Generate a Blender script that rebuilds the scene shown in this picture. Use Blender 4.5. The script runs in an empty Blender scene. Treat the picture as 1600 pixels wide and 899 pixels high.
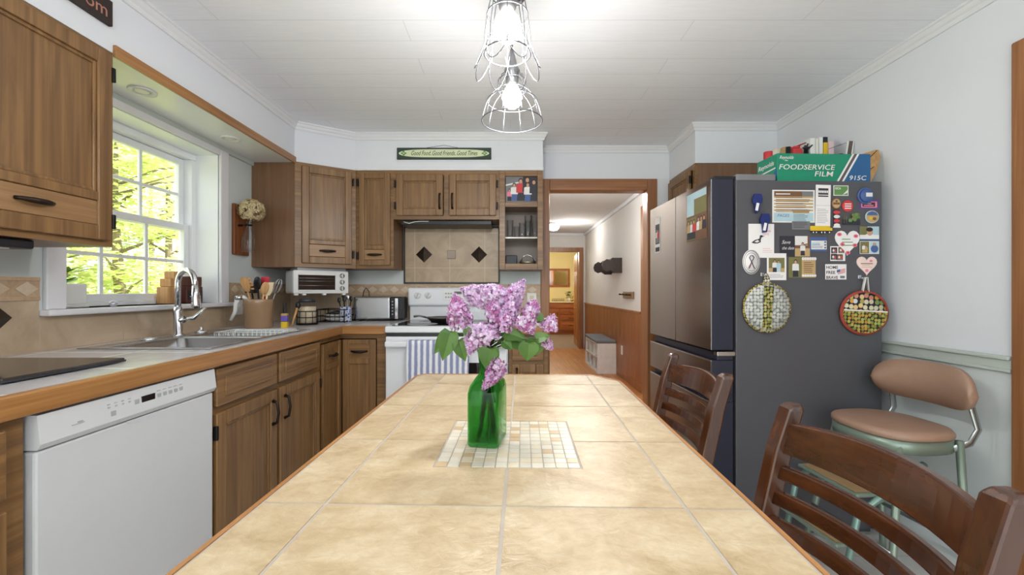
import bpy, bmesh, math, random
from mathutils import Vector, Matrix, Euler
R = math.radians
PI = math.pi
random.seed(7)
SC = bpy.context.scene
COL = SC.collection

# ---------------------------------------------------------------- camera, light, exposure
FPX, CX, CY, CAMZ = 650.0, 798.0, 454.0, 1.15      # 1600 x 899 frame
cd = bpy.data.cameras.new('camera')
cam = bpy.data.objects.new('camera', cd)
COL.objects.link(cam)
cam.location = (0, 0, CAMZ)
cam.rotation_euler = (PI / 2, 0, 0)
cd.sensor_width = 36
cd.lens = FPX / 1600 * 36
cd.shift_x = (800 - CX) / 1600
cd.shift_y = (CY - 449.5) / 1600
cd.clip_start = 0.02
SC.camera = cam

W = bpy.data.worlds.new('sky')
SC.world = W
W.use_nodes = True
bg = W.node_tree.nodes['Background']
bg.inputs[0].default_value = (0.92, 0.97, 1.0, 1)
bg.inputs[1].default_value = 1.7

def light(name, kind, loc, energy, color=(1, 1, 1), size=0.1, rot=(0, 0, 0), size_y=None):
    d = bpy.data.lights.new(name, kind)
    d.energy = energy
    d.color = color
    if kind == 'AREA':
        d.size = size
        if size_y:
            d.shape = 'RECTANGLE'
            d.size_y = size_y
    elif kind == 'SUN':
        d.angle = R(2)
    else:
        d.shadow_soft_size = size
    o = bpy.data.objects.new(name, d)
    o.location = loc
    o.rotation_euler = rot
    COL.objects.link(o)
    return o

light('sun', 'SUN', (6, 3, 9), 7.5, (1, 0.97, 0.9), rot=(0, R(42), 0))
light('added_rear_fill', 'AREA', (0.1, -1.5, 2.0), 15, (0.95, 0.98, 1), 3.0, (R(62), 0, 0), 1.5)  # added soft fill from behind the camera, no real source there
pl = light('window_portal', 'AREA', (-1.96, 2.045, 1.515), 1, (1, 1, 1), 0.86, (0, R(-90), 0), 0.86)
pl.data.cycles.is_portal = True      # guides the sampling of the sky through the window
light('hall_lamp_light', 'POINT', (1.0, 6.9, 2.05), 8, (1, 0.98, 0.95), 0.1)
light('hall_added_light', 'POINT', (0.75, 4.05, 2.08), 24, (1, 0.985, 0.96), 0.1)  # added fill for the hall, unseen above the doorway header
light('bath_added_light', 'POINT', (0.9, 9.7, 2.0), 30, (1, 0.93, 0.8), 0.15)  # added to light the bathroom, no fitting seen

V = SC.view_settings
SC.display_settings.display_device = 'sRGB'
V.view_transform = 'Standard'
V.look = 'None'
V.gamma = 1
V.use_curve_mapping = False
V.exposure = 0.36
SC.cycles.max_bounces = 10
SC.cycles.transparent_max_bounces = 16
SC.cycles.caustics_reflective = False
SC.cycles.caustics_refractive = False
SC.cycles.sample_clamp_indirect = 6
SC.cycles.use_denoising = True

# ---------------------------------------------------------------- helpers: materials
def srgb(r, g, b):
    f = lambda c: (c / 255 / 12.92) if c / 255 <= 0.04045 else ((c / 255 + 0.055) / 1.055) ** 2.4
    return (f(r), f(g), f(b), 1)

def new_mat(name):
    m = bpy.data.materials.new(name)
    m.use_nodes = True
    return m, m.node_tree.nodes, m.node_tree.links, m.node_tree.nodes['Principled BSDF']

def coords(N, L, scale=(1, 1, 1), swz=None):
    tc = N.new('ShaderNodeTexCoord')
    out = tc.outputs['Object']
    if swz:
        s = N.new('ShaderNodeSeparateXYZ')
        c = N.new('ShaderNodeCombineXYZ')
        L.new(out, s.inputs[0])
        for i, a in enumerate(swz):
            L.new(s.outputs['XYZ'.index(a)], c.inputs[i])
        out = c.outputs[0]
    mp = N.new('ShaderNodeMapping')
    mp.inputs['Scale'].default_value = scale
    L.new(out, mp.inputs[0])
    return mp.outputs[0]

def ramp(N, L, fac, stops):
    r = N.new('ShaderNodeValToRGB')
    e = r.color_ramp.elements
    while len(e) < len(stops):
        e.new(0.5)
    for i, (p, c) in enumerate(stops):
        e[i].position = p
        e[i].color = c
    L.new(fac, r.inputs[0])
    return r.outputs[0]

def noise(N, L, vec, scale, detail=4, rough=0.55, dist=0):
    n = N.new('ShaderNodeTexNoise')
    n.inputs['Scale'].default_value = scale
    n.inputs['Detail'].default_value = detail
    n.inputs['Roughness'].default_value = rough
    n.inputs['Distortion'].default_value = dist
    L.new(vec, n.inputs['Vector'])
    return n.outputs['Fac']

def mul(c, k):
    return (min(1, c[0] * k), min(1, c[1] * k), min(1, c[2] * k), 1)

def flat(name, rgb, rough=0.5, metal=0.0, var=0.06, nscale=14, bump=0.0, spec=0.5, coat=0.0, emit=None, sheen=0.0):
    m, N, L, P = new_mat(name)
    c = srgb(*rgb)
    v = coords(N, L)
    f = noise(N, L, v, nscale)
    L.new(ramp(N, L, f, [(0.3, mul(c, 1 - var)), (0.7, mul(c, 1 + var))]), P.inputs['Base Color'])
    P.inputs['Roughness'].default_value = rough
    P.inputs['Metallic'].default_value = metal
    P.inputs['Specular IOR Level'].default_value = spec
    P.inputs['Coat Weight'].default_value = coat
    if sheen:
        P.inputs['Sheen Weight'].default_value = sheen
    if bump:
        b = N.new('ShaderNodeBump')
        b.inputs['Strength'].default_value = bump
        b.inputs['Distance'].default_value = 0.01
        L.new(noise(N, L, v, nscale * 8), b.inputs['Height'])
        L.new(b.outputs[0], P.inputs['Normal'])
    if emit:
        P.inputs['Emission Color'].default_value = srgb(*rgb)
        P.inputs['Emission Strength'].default_value = emit
    return m

def wood(name, dark, lightc, axis='Z', rough=0.4, fine=60, coat=0.15, contrast=1.0):
    m, N, L, P = new_mat(name)
    s = {'X': (1.2, fine, fine), 'Y': (fine, 1.2, fine), 'Z': (fine, fine, 1.2)}[axis]
    s2 = {'X': (0.6, 9, 9), 'Y': (9, 0.6, 9), 'Z': (9, 9, 0.6)}[axis]
    f1 = noise(N, L, coords(N, L, s), 1.0, 5, 0.6, 0.4)
    f2 = noise(N, L, coords(N, L, s2), 2.2, 3, 0.5, 1.6)
    d, l = srgb(*dark), srgb(*lightc)
    w = N.new('ShaderNodeMath')
    w.operation = 'MULTIPLY_ADD'
    L.new(f2, w.inputs[0])
    w.inputs[1].default_value = 0.75
    mm = N.new('ShaderNodeMath')
    mm.operation = 'MULTIPLY'
    L.new(f1, mm.inputs[0])
    mm.inputs[1].default_value = 0.85
    L.new(mm.outputs[0], w.inputs[2])
    mid = tuple((a + b) / 2 for a, b in zip(d, l))
    L.new(ramp(N, L, w.outputs[0], [(0.5, d), (0.78, mid), (1.0, l)]), P.inputs['Base Color'])
    P.inputs['Roughness'].default_value = rough
    P.inputs['Coat Weight'].default_value = coat
    P.inputs['Coat Roughness'].default_value = 0.25
    b = N.new('ShaderNodeBump')
    b.inputs['Strength'].default_value = 0.12
    b.inputs['Distance'].default_value = 0.004
    L.new(f1, b.inputs['Height'])
    L.new(b.outputs[0], P.inputs['Normal'])
    return m

def stone(name, c1, c2, c3, scale=5, rough=0.35, bump=0.08):
    """mottled stone; every loose tile of a mesh gets its own piece of the pattern"""
    m, N, L, P = new_mat(name)
    g = N.new('ShaderNodeNewGeometry')
    v = coords(N, L, (1, 1.35, 1))
    off = N.new('ShaderNodeVectorMath')
    off.operation = 'MULTIPLY_ADD'
    cmb = N.new('ShaderNodeCombineXYZ')
    for i in range(3):
        L.new(g.outputs['Random Per Island'], cmb.inputs[i])
    L.new(cmb.outputs[0], off.inputs[0])
    off.inputs[1].default_value = (17, 9, 5)
    L.new(v, off.inputs[2])
    f = noise(N, L, off.outputs[0], scale, 9, 0.66, 0.5)
    f2 = noise(N, L, off.outputs[0], scale * 7, 5, 0.6, 0.6)
    a = N.new('ShaderNodeMath')
    a.operation = 'MULTIPLY_ADD'
    L.new(f2, a.inputs[0])
    a.inputs[1].default_value = 0.35
    L.new(f, a.inputs[2])
    L.new(ramp(N, L, a.outputs[0], [(0.5, srgb(*c1)), (0.68, srgb(*c2)), (0.86, srgb(*c3))]), P.inputs['Base Color'])
    P.inputs['Roughness'].default_value = rough
    b = N.new('ShaderNodeBump')
    b.inputs['Strength'].default_value = bump
    b.inputs['Distance'].default_value = 0.01
    L.new(f2, b.inputs['Height'])
    L.new(b.outputs[0], P.inputs['Normal'])
    return m

def grid(name, swz, c1, c2, grout, size, gw=0.004, rough=0.35, offset=0.0, width=None, shift=(0, 0, 0), nz=6, bump=0.0, grain=None):
    """rows of tiles or planks laid on a plane"""
    m, N, L, P = new_mat(name)
    v = coords(N, L, (1, 1, 1), swz)
    mp = N.new('ShaderNodeMapping')
    mp.inputs['Location'].default_value = shift
    L.new(v, mp.inputs[0])
    br = N.new('ShaderNodeTexBrick')
    br.offset = offset
    br.squash = 1
    L.new(mp.outputs[0], br.inputs['Vector'])
    br.inputs['Scale'].default_value = 1
    br.inputs['Brick Width'].default_value = width or size
    br.inputs['Row Height'].default_value = size
    br.inputs['Mortar Size'].default_value = gw
    br.inputs['Mortar Smooth'].default_value = 0.1
    br.inputs['Bias'].default_value = 0
    gv = coords(N, L, grain or (1, 1, 1), swz)
    f = noise(N, L, gv, nz, 7, 0.6, 0.9)
    a, b_ = srgb(*c1), srgb(*c2)
    col = ramp(N, L, f, [(0.32, a), (0.68, b_)])
    L.new(col, br.inputs['Color1'])
    L.new(col, br.inputs['Color2'])
    br.inputs['Mortar'].default_value = srgb(*grout)
    L.new(br.outputs['Color'], P.inputs['Base Color'])
    P.inputs['Roughness'].default_value = rough
    if bump:
        b = N.new('ShaderNodeBump')
        b.inputs['Strength'].default_value = bump
        b.inputs['Distance'].default_value = 0.004
        L.new(f, b.inputs['Height'])
        L.new(b.outputs[0], P.inputs['Normal'])
    return m

def pane_mat(name, tint=(1, 1, 1, 1), gloss=0.08, power=4):
    m, N, L, P = new_mat(name)
    N.remove(P)
    t = N.new('ShaderNodeBsdfTransparent')
    t.inputs[0].default_value = tint
    g = N.new('ShaderNodeBsdfGlossy')
    g.inputs['Roughness'].default_value = 0.02
    mx = N.new('ShaderNodeMixShader')
    lw = N.new('ShaderNodeLayerWeight')
    lw.inputs[0].default_value = 0.5
    fr = N.new('ShaderNodeMath')
    fr.operation = 'POWER'
    L.new(lw.outputs['Facing'], fr.inputs[0])
    fr.inputs[1].default_value = power
    ad = N.new('ShaderNodeMath')
    ad.operation = 'MULTIPLY_ADD'
    L.new(fr.outputs[0], ad.inputs[0])
    ad.inputs[1].default_value = gloss * 8
    ad.inputs[2].default_value = gloss * 0.25
    ad.use_clamp = True
    L.new(ad.outputs[0], mx.inputs[0])
    L.new(t.outputs[0], mx.inputs[1])
    L.new(g.outputs[0], mx.inputs[2])
    L.new(mx.outputs[0], N['Material Output'].inputs[0])
    return m

def glass_mat(name, rgb, rough=0.0, thru=0.35):
    m, N, L, P = new_mat(name)
    P.inputs['Base Color'].default_value = srgb(*rgb)
    P.inputs['Transmission Weight'].default_value = 1
    P.inputs['Roughness'].default_value = rough
    P.inputs['IOR'].default_value = 1.45
    t = N.new('ShaderNodeBsdfTransparent')
    t.inputs[0].default_value = srgb(*rgb)
    mx = N.new('ShaderNodeMixShader')
    mx.inputs[0].default_value = thru
    L.new(P.outputs[0], mx.inputs[1])
    L.new(t.outputs[0], mx.inputs[2])
    L.new(mx.outputs[0], N['Material Output'].inputs[0])
    return m

def leaf_mat(name, rgb, rgb2, trans=0.35, rough=0.5, nscale=9):
    m, N, L, P = new_mat(name)
    g = N.new('ShaderNodeNewGeometry')
    v = coords(N, L)
    f = noise(N, L, v, nscale, 3)
    a = N.new('ShaderNodeMath')
    a.operation = 'MULTIPLY_ADD'
    L.new(g.outputs['Random Per Island'], a.inputs[0])
    a.inputs[1].default_value = 0.6
    mm = N.new('ShaderNodeMath')
    mm.operation = 'MULTIPLY'
    mm.inputs[1].default_value = 0.4
    L.new(f, mm.inputs[0])
    L.new(mm.outputs[0], a.inputs[2])
    col = ramp(N, L, a.outputs[0], [(0.15, srgb(*rgb)), (0.8, srgb(*rgb2))])
    L.new(col, P.inputs['Base Color'])
    P.inputs['Roughness'].default_value = rough
    tr = N.new('ShaderNodeBsdfTranslucent')
    L.new(col, tr.inputs[0])
    mx = N.new('ShaderNodeMixShader')
    mx.inputs[0].default_value = trans
    L.new(P.outputs[0], mx.inputs[1])
    L.new(tr.outputs[0], mx.inputs[2])
    L.new(mx.outputs[0], N['Material Output'].inputs[0])
    return m

def stripe_mat(name, axis, c1, c2, c3, period, rough=0.9):
    m, N, L, P = new_mat(name)
    v = coords(N, L)
    w = N.new('ShaderNodeTexWave')
    w.bands_direction = axis
    w.inputs['Scale'].default_value = 0.314 / period
    w.inputs['Distortion'].default_value = 0.5
    w.inputs['Detail'].default_value = 2
    w.inputs['Detail Scale'].default_value = 4
    L.new(v, w.inputs['Vector'])
    L.new(ramp(N, L, w.outputs['Fac'], [(0.3, srgb(*c1)), (0.55, srgb(*c2)), (0.85, srgb(*c3))]), P.inputs['Base Color'])
    P.inputs['Roughness'].default_value = rough
    return m

def dots_mat(name, bgc, cols, scale, rough=0.85, dim='2D'):
    """cloth print of round blobs in several colours on a dark ground"""
    m, N, L, P = new_mat(name)
    v = coords(N, L)
    vo = N.new('ShaderNodeTexVoronoi')
    vo.voronoi_dimensions = dim
    vo.inputs['Scale'].default_value = scale
    vo.inputs['Randomness'].default_value = 0.45
    L.new(v, vo.inputs['Vector'])
    s = N.new('ShaderNodeSeparateColor')
    L.new(vo.outputs['Color'], s.inputs[0])
    col = ramp(N, L, s.outputs[0], [(i / max(1, len(cols) - 1) * 0.9 + 0.05, srgb(*c)) for i, c in enumerate(cols)])
    mask = ramp(N, L, vo.outputs['Distance'], [(0.42, (1, 1, 1, 1)), (0.5, (0, 0, 0, 1))])
    mx = N.new('ShaderNodeMix')
    mx.data_type = 'RGBA'
    L.new(mask, mx.inputs[0])
    mx.inputs[6].default_value = srgb(*bgc)
    L.new(col, mx.inputs[7])
    L.new(mx.outputs[2], P.inputs['Base Color'])
    P.inputs['Roughness'].default_value = rough
    return m

# ---------------------------------------------------------------- helpers: meshes
_txt = {}
def text_mesh(s, bold):
    k = (s, bold)
    if k not in _txt:
        cu = bpy.data.curves.new('lettering', 'FONT')
        cu.body = s
        cu.size = 1
        cu.offset = bold
        cu.resolution_u = 3
        o = bpy.data.objects.new('lettering', cu)
        COL.objects.link(o)
        bpy.context.view_layer.update()
        me = o.to_mesh()
        vs = [v.co.copy() for v in me.vertices]
        fs = [tuple(p.vertices) for p in me.polygons]
        o.to_mesh_clear()
        bpy.data.objects.remove(o)
        bpy.data.curves.remove(cu)
        _txt[k] = (vs, fs)
    return _txt[k]

class MB:
    def __init__(s):
        s.v, s.f, s.m, s.sm = [], [], [], []
    def add(s, vs, fs, mi=0, smooth=False, M=None):
        o = len(s.v)
        s.v += [tuple(M @ Vector(v)) if M else tuple(v) for v in vs]
        for f in fs:
            s.f.append(tuple(o + i for i in f))
            s.m.append(mi)
            s.sm.append(smooth)
        return s
    def box(s, x0, x1, y0, y1, z0, z1, b=0.0, mi=0, M=None, seg=2):
        x0, x1 = sorted((x0, x1)); y0, y1 = sorted((y0, y1)); z0, z1 = sorted((z0, z1))
        vs = [(x0, y0, z0), (x1, y0, z0), (x1, y1, z0), (x0, y1, z0), (x0, y0, z1), (x1, y0, z1), (x1, y1, z1), (x0, y1, z1)]
        fs = [(3, 2, 1, 0), (4, 5, 6, 7), (0, 1, 5, 4), (1, 2, 6, 5), (2, 3, 7, 6), (3, 0, 4, 7)]
        b = min(b, (x1 - x0) * .45, (y1 - y0) * .45, (z1 - z0) * .45)
        if b > 0:
            bm = bmesh.new()
            bv = [bm.verts.new(v) for v in vs]
            for f in fs:
                bm.faces.new([bv[i] for i in f])
            bmesh.ops.bevel(bm, geom=bm.edges[:], offset=b, segments=seg, affect='EDGES', profile=0.5)
            bm.verts.index_update()
            vs = [v.co.copy() for v in bm.verts]
            fs = [tuple(v.index for v in f.verts) for f in bm.faces]
            bm.free()
        return s.add(vs, fs, mi, False, M)
    def tube(s, pts, r, n=8, closed=False, mi=0, M=None, flat_=1.0):
        pts = [Vector(p) for p in pts]
        k = len(pts)
        rs = r if isinstance(r, (list, tuple)) else [r] * k
        vs, fs = [], []
        up = None
        for i, p in enumerate(pts):
            a = pts[i - 1] if (i > 0 or closed) else p
            b = pts[(i + 1) % k] if (i < k - 1 or closed) else p
            t = (b - a).normalized()
            if up is None:
                up = Vector((0, 0, 1)) if abs(t.z) < 0.9 else Vector((1, 0, 0))
            u = (up - t * up.dot(t))
            if u.length < 1e-5:
                u = t.orthogonal()
            u.normalize()
            up = u
            w = t.cross(u)
            for j in range(n):
                an = 2 * PI * j / n
                vs.append(p + (u * math.cos(an) + w * math.sin(an) * flat_) * rs[i])
        for i in range(k if closed else k - 1):
            for j in range(n):
                a, b = i * n + j, i * n + (j + 1) % n
                c, d = ((i + 1) % k) * n + (j + 1) % n, ((i + 1) % k) * n + j
                fs.append((a, b, c, d))
        if not closed:
            fs.append(tuple(range(n - 1, -1, -1)))
            fs.append(tuple((k - 1) * n + j for j in range(n)))
        return s.add(vs, fs, mi, True, M)
    def lathe(s, prof, n=24, c=(0, 0, 0), mi=0, M=None, sx=1, sy=1, smooth=True, cap=True):
        vs, fs = [], []
        for r, z in prof:
            for j in range(n):
                a = 2 * PI * j / n
                vs.append((c[0] + r * math.cos(a) * sx, c[1] + r * math.sin(a) * sy, c[2] + z))
        for i in range(len(prof) - 1):
            for j in range(n):
                k = (j + 1) % n
                fs.append((i * n + j, i * n + k, (i + 1) * n + k, (i + 1) * n + j))
        if cap and prof[0][0] > 1e-4:
            fs.append(tuple(range(n - 1, -1, -1)))
        if cap and prof[-1][0] > 1e-4:
            fs.append(tuple((len(prof) - 1) * n + j for j in range(n)))
        return s.add(vs, fs, mi, smooth, M)
    def ell(s, c, rx, ry, rz, nu=16, nv=10, mi=0, M=None):
        prof = [(max(1e-5, math.sin(PI * i / nv)), -math.cos(PI * i / nv)) for i in range(nv + 1)]
        T = Matrix.Translation(c) @ Matrix.Diagonal((rx, ry, rz, 1))
        return s.lathe(prof, nu, mi=mi, M=(M @ T) if M else T)
    def prism(s, poly, z0, z1, mi=0, M=None, smooth=False):
        n = len(poly)
        vs = [(x, y, z0) for x, y in poly] + [(x, y, z1) for x, y in poly]
        fs = [tuple(range(n - 1, -1, -1)), tuple(range(n, 2 * n))]
        fs += [(i, (i + 1) % n, n + (i + 1) % n, n + i) for i in range(n)]
        return s.add(vs, fs, mi, smooth, M)
    def quad(s, a, b, c, d, mi=0, M=None):
        return s.add([a, b, c, d], [(0, 1, 2, 3)], mi, False, M)
    # printed shapes on a card lying in its own x/y plane, facing +z
    def rect(s, x0, x1, y0, y1, z, mi=0):
        return s.quad((x0, y0, z), (x1, y0, z), (x1, y1, z), (x0, y1, z), mi)
    def disc(s, cx, cy, rx, ry, z, mi=0, n=20):
        return s.add([(cx + rx * math.cos(2 * PI * i / n), cy + ry * math.sin(2 * PI * i / n), z) for i in range(n)], [tuple(range(n))], mi)
    def poly(s, pts, z, mi=0):
        return s.add([(x, y, z) for x, y in pts], [tuple(range(len(pts)))], mi)
    def text(s, t, size, x, y, z, mi=0, shear=0.0, bold=0.0, align='L', fit=None, M=None):
        vs, fs = text_mesh(t, bold)
        if not vs:
            return s
        x0 = min(v.x for v in vs); x1 = max(v.x for v in vs)
        k = size
        kx = fit / ((x1 - x0) * 1.0) if fit else k
        o = {'L': x0, 'C': (x0 + x1) / 2, 'R': x1}[align]
        return s.add([(x + (v.x - o) * kx + v.y * k * shear, y + v.y * k, z) for v in vs], fs, mi, False, M)
    def build(s, name, mats, parent=None, loc=None, rot=None, kind=None):
        me = bpy.data.meshes.new(name)
        me.from_pydata(s.v, [], s.f)
        mats = mats if isinstance(mats, (list, tuple)) else [mats]
        for m in mats:
            me.materials.append(m)
        me.polygons.foreach_set('material_index', s.m)
        me.polygons.foreach_set('use_smooth', s.sm)
        me.update()
        o = bpy.data.objects.new(name, me)
        COL.objects.link(o)
        if parent:
            o.parent = parent
        if loc is not None:
            o.location = loc
        if rot is not None:
            o.rotation_euler = rot
        if kind:
            o['kind'] = kind
        return o

def tag(o, label, cat, group=None, kind=None):
    o['label'] = label
    o['category'] = cat
    if group:
        o['group'] = group
    if kind:
        o['kind'] = kind
    return o

def thing(name, label, cat, loc=(0, 0, 0), rz=0.0, group=None):
    o = bpy.data.objects.new(name, None)
    o.empty_display_size = 0.05
    COL.objects.link(o)
    o.location = loc
    o.rotation_euler = (0, 0, rz)
    return tag(o, label, cat, group)

def copy_tree(o, parent=None):
    c = o.copy()
    COL.objects.link(c)
    if parent:
        c.parent = parent
    for ch in list(o.children):
        copy_tree(ch, c)
    return c

def at(x, y, Y):
    return Vector(((x - CX) * Y / FPX, Y, CAMZ + (CY - y) * Y / FPX))

def frame(o, u, v):
    """rotation matrix whose x runs along u, y along v, z out of the surface"""
    u = Vector(u).normalized(); v = Vector(v).normalized()
    n = u.cross(v)
    return Matrix(((u.x, v.x, n.x, o[0]), (u.y, v.y, n.y, o[1]), (u.z, v.z, n.z, o[2]), (0, 0, 0, 1)))

def tf(M, k):
    """a thing placed by a full matrix"""
    k.matrix_world = M
    return k

def struct(mb, name, mats, **k):
    return mb.build(name, mats, kind='structure', **k)

# ---------------------------------------------------------------- materials
CABW = wood('cabinet_oak', (98, 68, 38), (144, 107, 64), 'Z', 0.42)
CABX = wood('cabinet_oak_rail', (98, 68, 38), (144, 107, 64), 'X', 0.42)
CABP = wood('cabinet_side_veneer', (110, 78, 54), (132, 98, 70), 'Z', 0.5, 30)
DRWF = wood('pull_panel_oak', (122, 88, 54), (166, 128, 86), 'X', 0.42)
EDGY = wood('counter_edge_oak', (134, 90, 48), (174, 124, 72), 'Y', 0.3)
EDGX = wood('counter_edge_oak_back', (134, 90, 48), (174, 124, 72), 'X', 0.3)
DOORW = wood('door_casing_oak', (124, 78, 44), (166, 112, 68), 'Z', 0.4)
DOORX = wood('door_casing_head_oak', (124, 78, 44), (166, 112, 68), 'X', 0.4)
CHAIRW = wood('chair_mahogany', (48, 23, 11), (86, 46, 22), 'Z', 0.22, 40, 0.5)
CHAIRX = wood('chair_mahogany_slat', (48, 23, 11), (86, 46, 22), 'X', 0.22, 40, 0.5)
WAIN = wood('wainscot_pine', (122, 70, 34), (166, 104, 56), 'Z', 0.4, 14)
BATHW = wood('vanity_maple', (140, 74, 34), (178, 104, 54), 'X', 0.4)
BATHD = wood('bath_door_pine', (160, 92, 40), (200, 132, 68), 'Z', 0.35)
HALLF = wood('hall_laminate', (176, 112, 58), (214, 152, 90), 'Y', 0.35, 18)
BOARDW = wood('plaque_cedar', (104, 54, 24), (150, 88, 46), 'Z', 0.5)
SPOONW = wood('spoon_wood', (176, 126, 76), (214, 168, 112), 'Z', 0.6)
WALL = flat('wall_white', (226, 229, 235), 0.85, var=0.015, nscale=3, bump=0.03)
WALLG = flat('wall_pale_sage', (212, 219, 219), 0.8, var=0.015, nscale=3, bump=0.03)
HALLW = flat('hall_white', (222, 220, 216), 0.85, var=0.015, nscale=3)
YELLOW = flat('bath_yellow', (236, 220, 166), 0.85, var=0.015, nscale=3)
TRIM = flat('trim_white', (228, 229, 232), 0.5, var=0.01)
RAILC = flat('rail_sage', (190, 199, 192), 0.5, var=0.01)
CASING = flat('casing_white', (232, 232, 236), 0.45, var=0.01)
VINYL = flat('vinyl_white', (246, 249, 253), 0.35, var=0.01)
CEILM = grid('ceiling_planks', 'XYZ', (241, 244, 250), (246, 249, 254), (220, 223, 228), 0.145, 0.0014, 0.75, 0.37, 1.22, nz=3, grain=(2, 26, 1), bump=0.10)
FLOORM = grid('vinyl_floor', 'XYZ', (206, 204, 198), (222, 220, 214), (190, 188, 182), 0.3, 0.003, 0.35, nz=5)
SPLASHL = grid('splash_tile_left', 'YZX', (172, 150, 124), (200, 180, 154), (186, 166, 142), 0.33, 0.003, 0.32, nz=5, shift=(0.12, -0.925 + 0.33, 0))
SPLASHB = grid('splash_tile_back', 'XZY', (170, 148, 122), (196, 176, 150), (184, 164, 140), 0.33, 0.003, 0.32, nz=5, shift=(0.1, -0.925 + 0.33, 0))
SPLB = stone('splash_border', (176, 148, 118), (190, 162, 132), (202, 176, 146), 9, 0.4)
SPLD = stone('splash_border_diamond', (196, 176, 148), (208, 190, 164), (216, 200, 176), 9, 0.4)
CTOP = grid('counter_tile', 'XYZ', (202, 198, 200), (220, 217, 218), (246, 246, 246), 0.31, 0.007, 0.2, nz=5, shift=(1.06, 0.04, 0))
TILE = stone('table_tile', (178, 153, 116), (200, 178, 143), (216, 199, 168), 6.0, 0.34, 0.22)
GROUT = flat('table_grout', (186, 176, 164), 0.8)
MOS = [flat('mosaic_%s' % n, c, 0.35, var=0.05, nscale=40) for n, c in
       (('cream', (224, 212, 186)), ('ivory', (216, 210, 192)), ('sand', (204, 178, 140)), ('pale', (230, 222, 204)))]
PANELT = grid('range_panel_tile', 'XZY', (162, 140, 114), (188, 166, 138), (198, 180, 156), 0.275, 0.0022, 0.35, nz=6, shift=(0.465, 0.152, 0))
TABLEW = wood('table_edge_oak', (150, 100, 56), (196, 142, 88), 'Y', 0.35)
BLACK = flat('black_plastic', (22, 22, 26), 0.4)
BLACKM = flat('black_iron', (26, 24, 24), 0.45, 0.5)
BRONZE = flat('bronze_pull', (52, 40, 34), 0.38, 0.75)
DBRONZE = flat('bronze_tile', (74, 62, 54), 0.3, 0.7)
PEWTER = flat('pewter_tile', (120, 108, 96), 0.35, 0.6)
STEEL = flat('stainless', (196, 198, 202), 0.24, 1.0, var=0.03, nscale=30)
CHROME = flat('chrome', (226, 228, 232), 0.07, 1.0, var=0.01)
FRONT = flat('fridge_steel', (150, 142, 136), 0.2, 0.95, var=0.03, nscale=4)
FSIDE = flat('fridge_side_grey', (86, 86, 91), 0.42, 0.1, var=0.02, spec=0.4)
NAVY = flat('fridge_door_edge', (36, 39, 56), 0.4, 0.1, var=0.02)
WHITEA = flat('appliance_white', (226, 228, 232), 0.28, var=0.01, coat=0.3)
WHITEP = flat('white_plastic', (232, 232, 230), 0.4, var=0.01)
GREYP = flat('grey_print', (168, 170, 174), 0.5)
WHITED = flat('dishwasher_white', (210, 212, 214), 0.3, var=0.01, coat=0.2)
DGLASS = flat('dark_glass', (20, 22, 26), 0.06, 0.0, var=0.02, spec=0.8)
PAPER = flat('paper_white', (238, 234, 234), 0.7, var=0.01)
INK = flat('ink_black', (34, 32, 36), 0.7)
PANE = pane_mat('window_glass')
CLEAR = pane_mat('clear_glass', (0.97, 0.98, 0.985, 1), 0.1, 2.8)
# ---------------------------------------------------------------- the setting
XL, XR, YB = -1.74, 1.81, 3.28          # left wall, right wall, back wall
ZC, ZS = 2.281, 2.015                   # ceiling, soffit underside
YN = -0.75                              # ceiling stops here, left open behind the camera to let skylight in
FX, FY = -1.45, 3.0                     # soffit and wall cabinet faces
DGX, DGY = -1.12, 2.79                  # diagonal corner runs (FX, DGY) to (DGX, FY)
OX0, OX1, OZ = 0.305, 1.072, 1.937      # doorway to the hall
WY0, WY1, WZ0, WZ1 = 1.615, 2.475, 1.078, 1.955   # window opening

YD = -3.2                               # floor and side walls extended unseen to keep out green lawn light
struct(MB().box(XL - .2, XR + .2, YD, YB + .1, -0.06, 0), 'floor', FLOORM)
struct(MB().box(XL - .2, XR + .2, YN, YB + .1, ZC, ZC + .06), 'ceiling', CEILM)
w = MB()
w.box(XL - .2, XL, YD, WY0, 0, ZC).box(XL - .2, XL, WY1, YB + .1, 0, ZC)
w.box(XL - .2, XL, WY0, WY1, 0, WZ0).box(XL - .2, XL, WY0, WY1, WZ1, ZC)
struct(w, 'wall_left', WALLG)
w = MB()
w.box(XL, OX0 - .02, YB, YB + .1, 0, ZC).box(OX1 + .02, XR, YB, YB + .1, 0, ZC)
w.box(OX0 - .02, OX1 + .02, YB, YB + .1, OZ + .02, ZC)
struct(w, 'wall_back', WALLG)
struct(MB().box(XR, XR + .2, YD, YB + .1, .905, ZC), 'wall_right', WALL)
struct(MB().box(XR + .001, XR + .2, YD, YB + .1, 0, .9045), 'wall_right_wainscot', WALLG)

# soffits over the wall cabinets
sp = [(XL + .001, YN), (FX, YN), (FX, DGY), (DGX, FY), (.232, FY), (.232, YB - .001), (XL + .001, YB - .001)]
struct(MB().prism(sp, ZS, ZC - .001), 'wall_soffit', WALL)
struct(MB().box(1.25, XR - .001, 2.82, YB - .001, ZS, ZC - .001), 'wall_soffit_right', WALL)
struct(MB().box(.234, 1.249, YB - .004, YB - .0005, OZ + .092, ZC - .001).box(OX1 + .08, 1.249, YB - .004, YB - .0005, .9, OZ + .0915), 'wall_back_upper', WALL)
struct(MB().box(XL + .021, FX - .0005, 1.516, DGY - .001, ZS - .006, ZS - .0005), 'ceiling_soffit', flat('soffit_white', (236, 238, 240), .25, var=.01))

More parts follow.
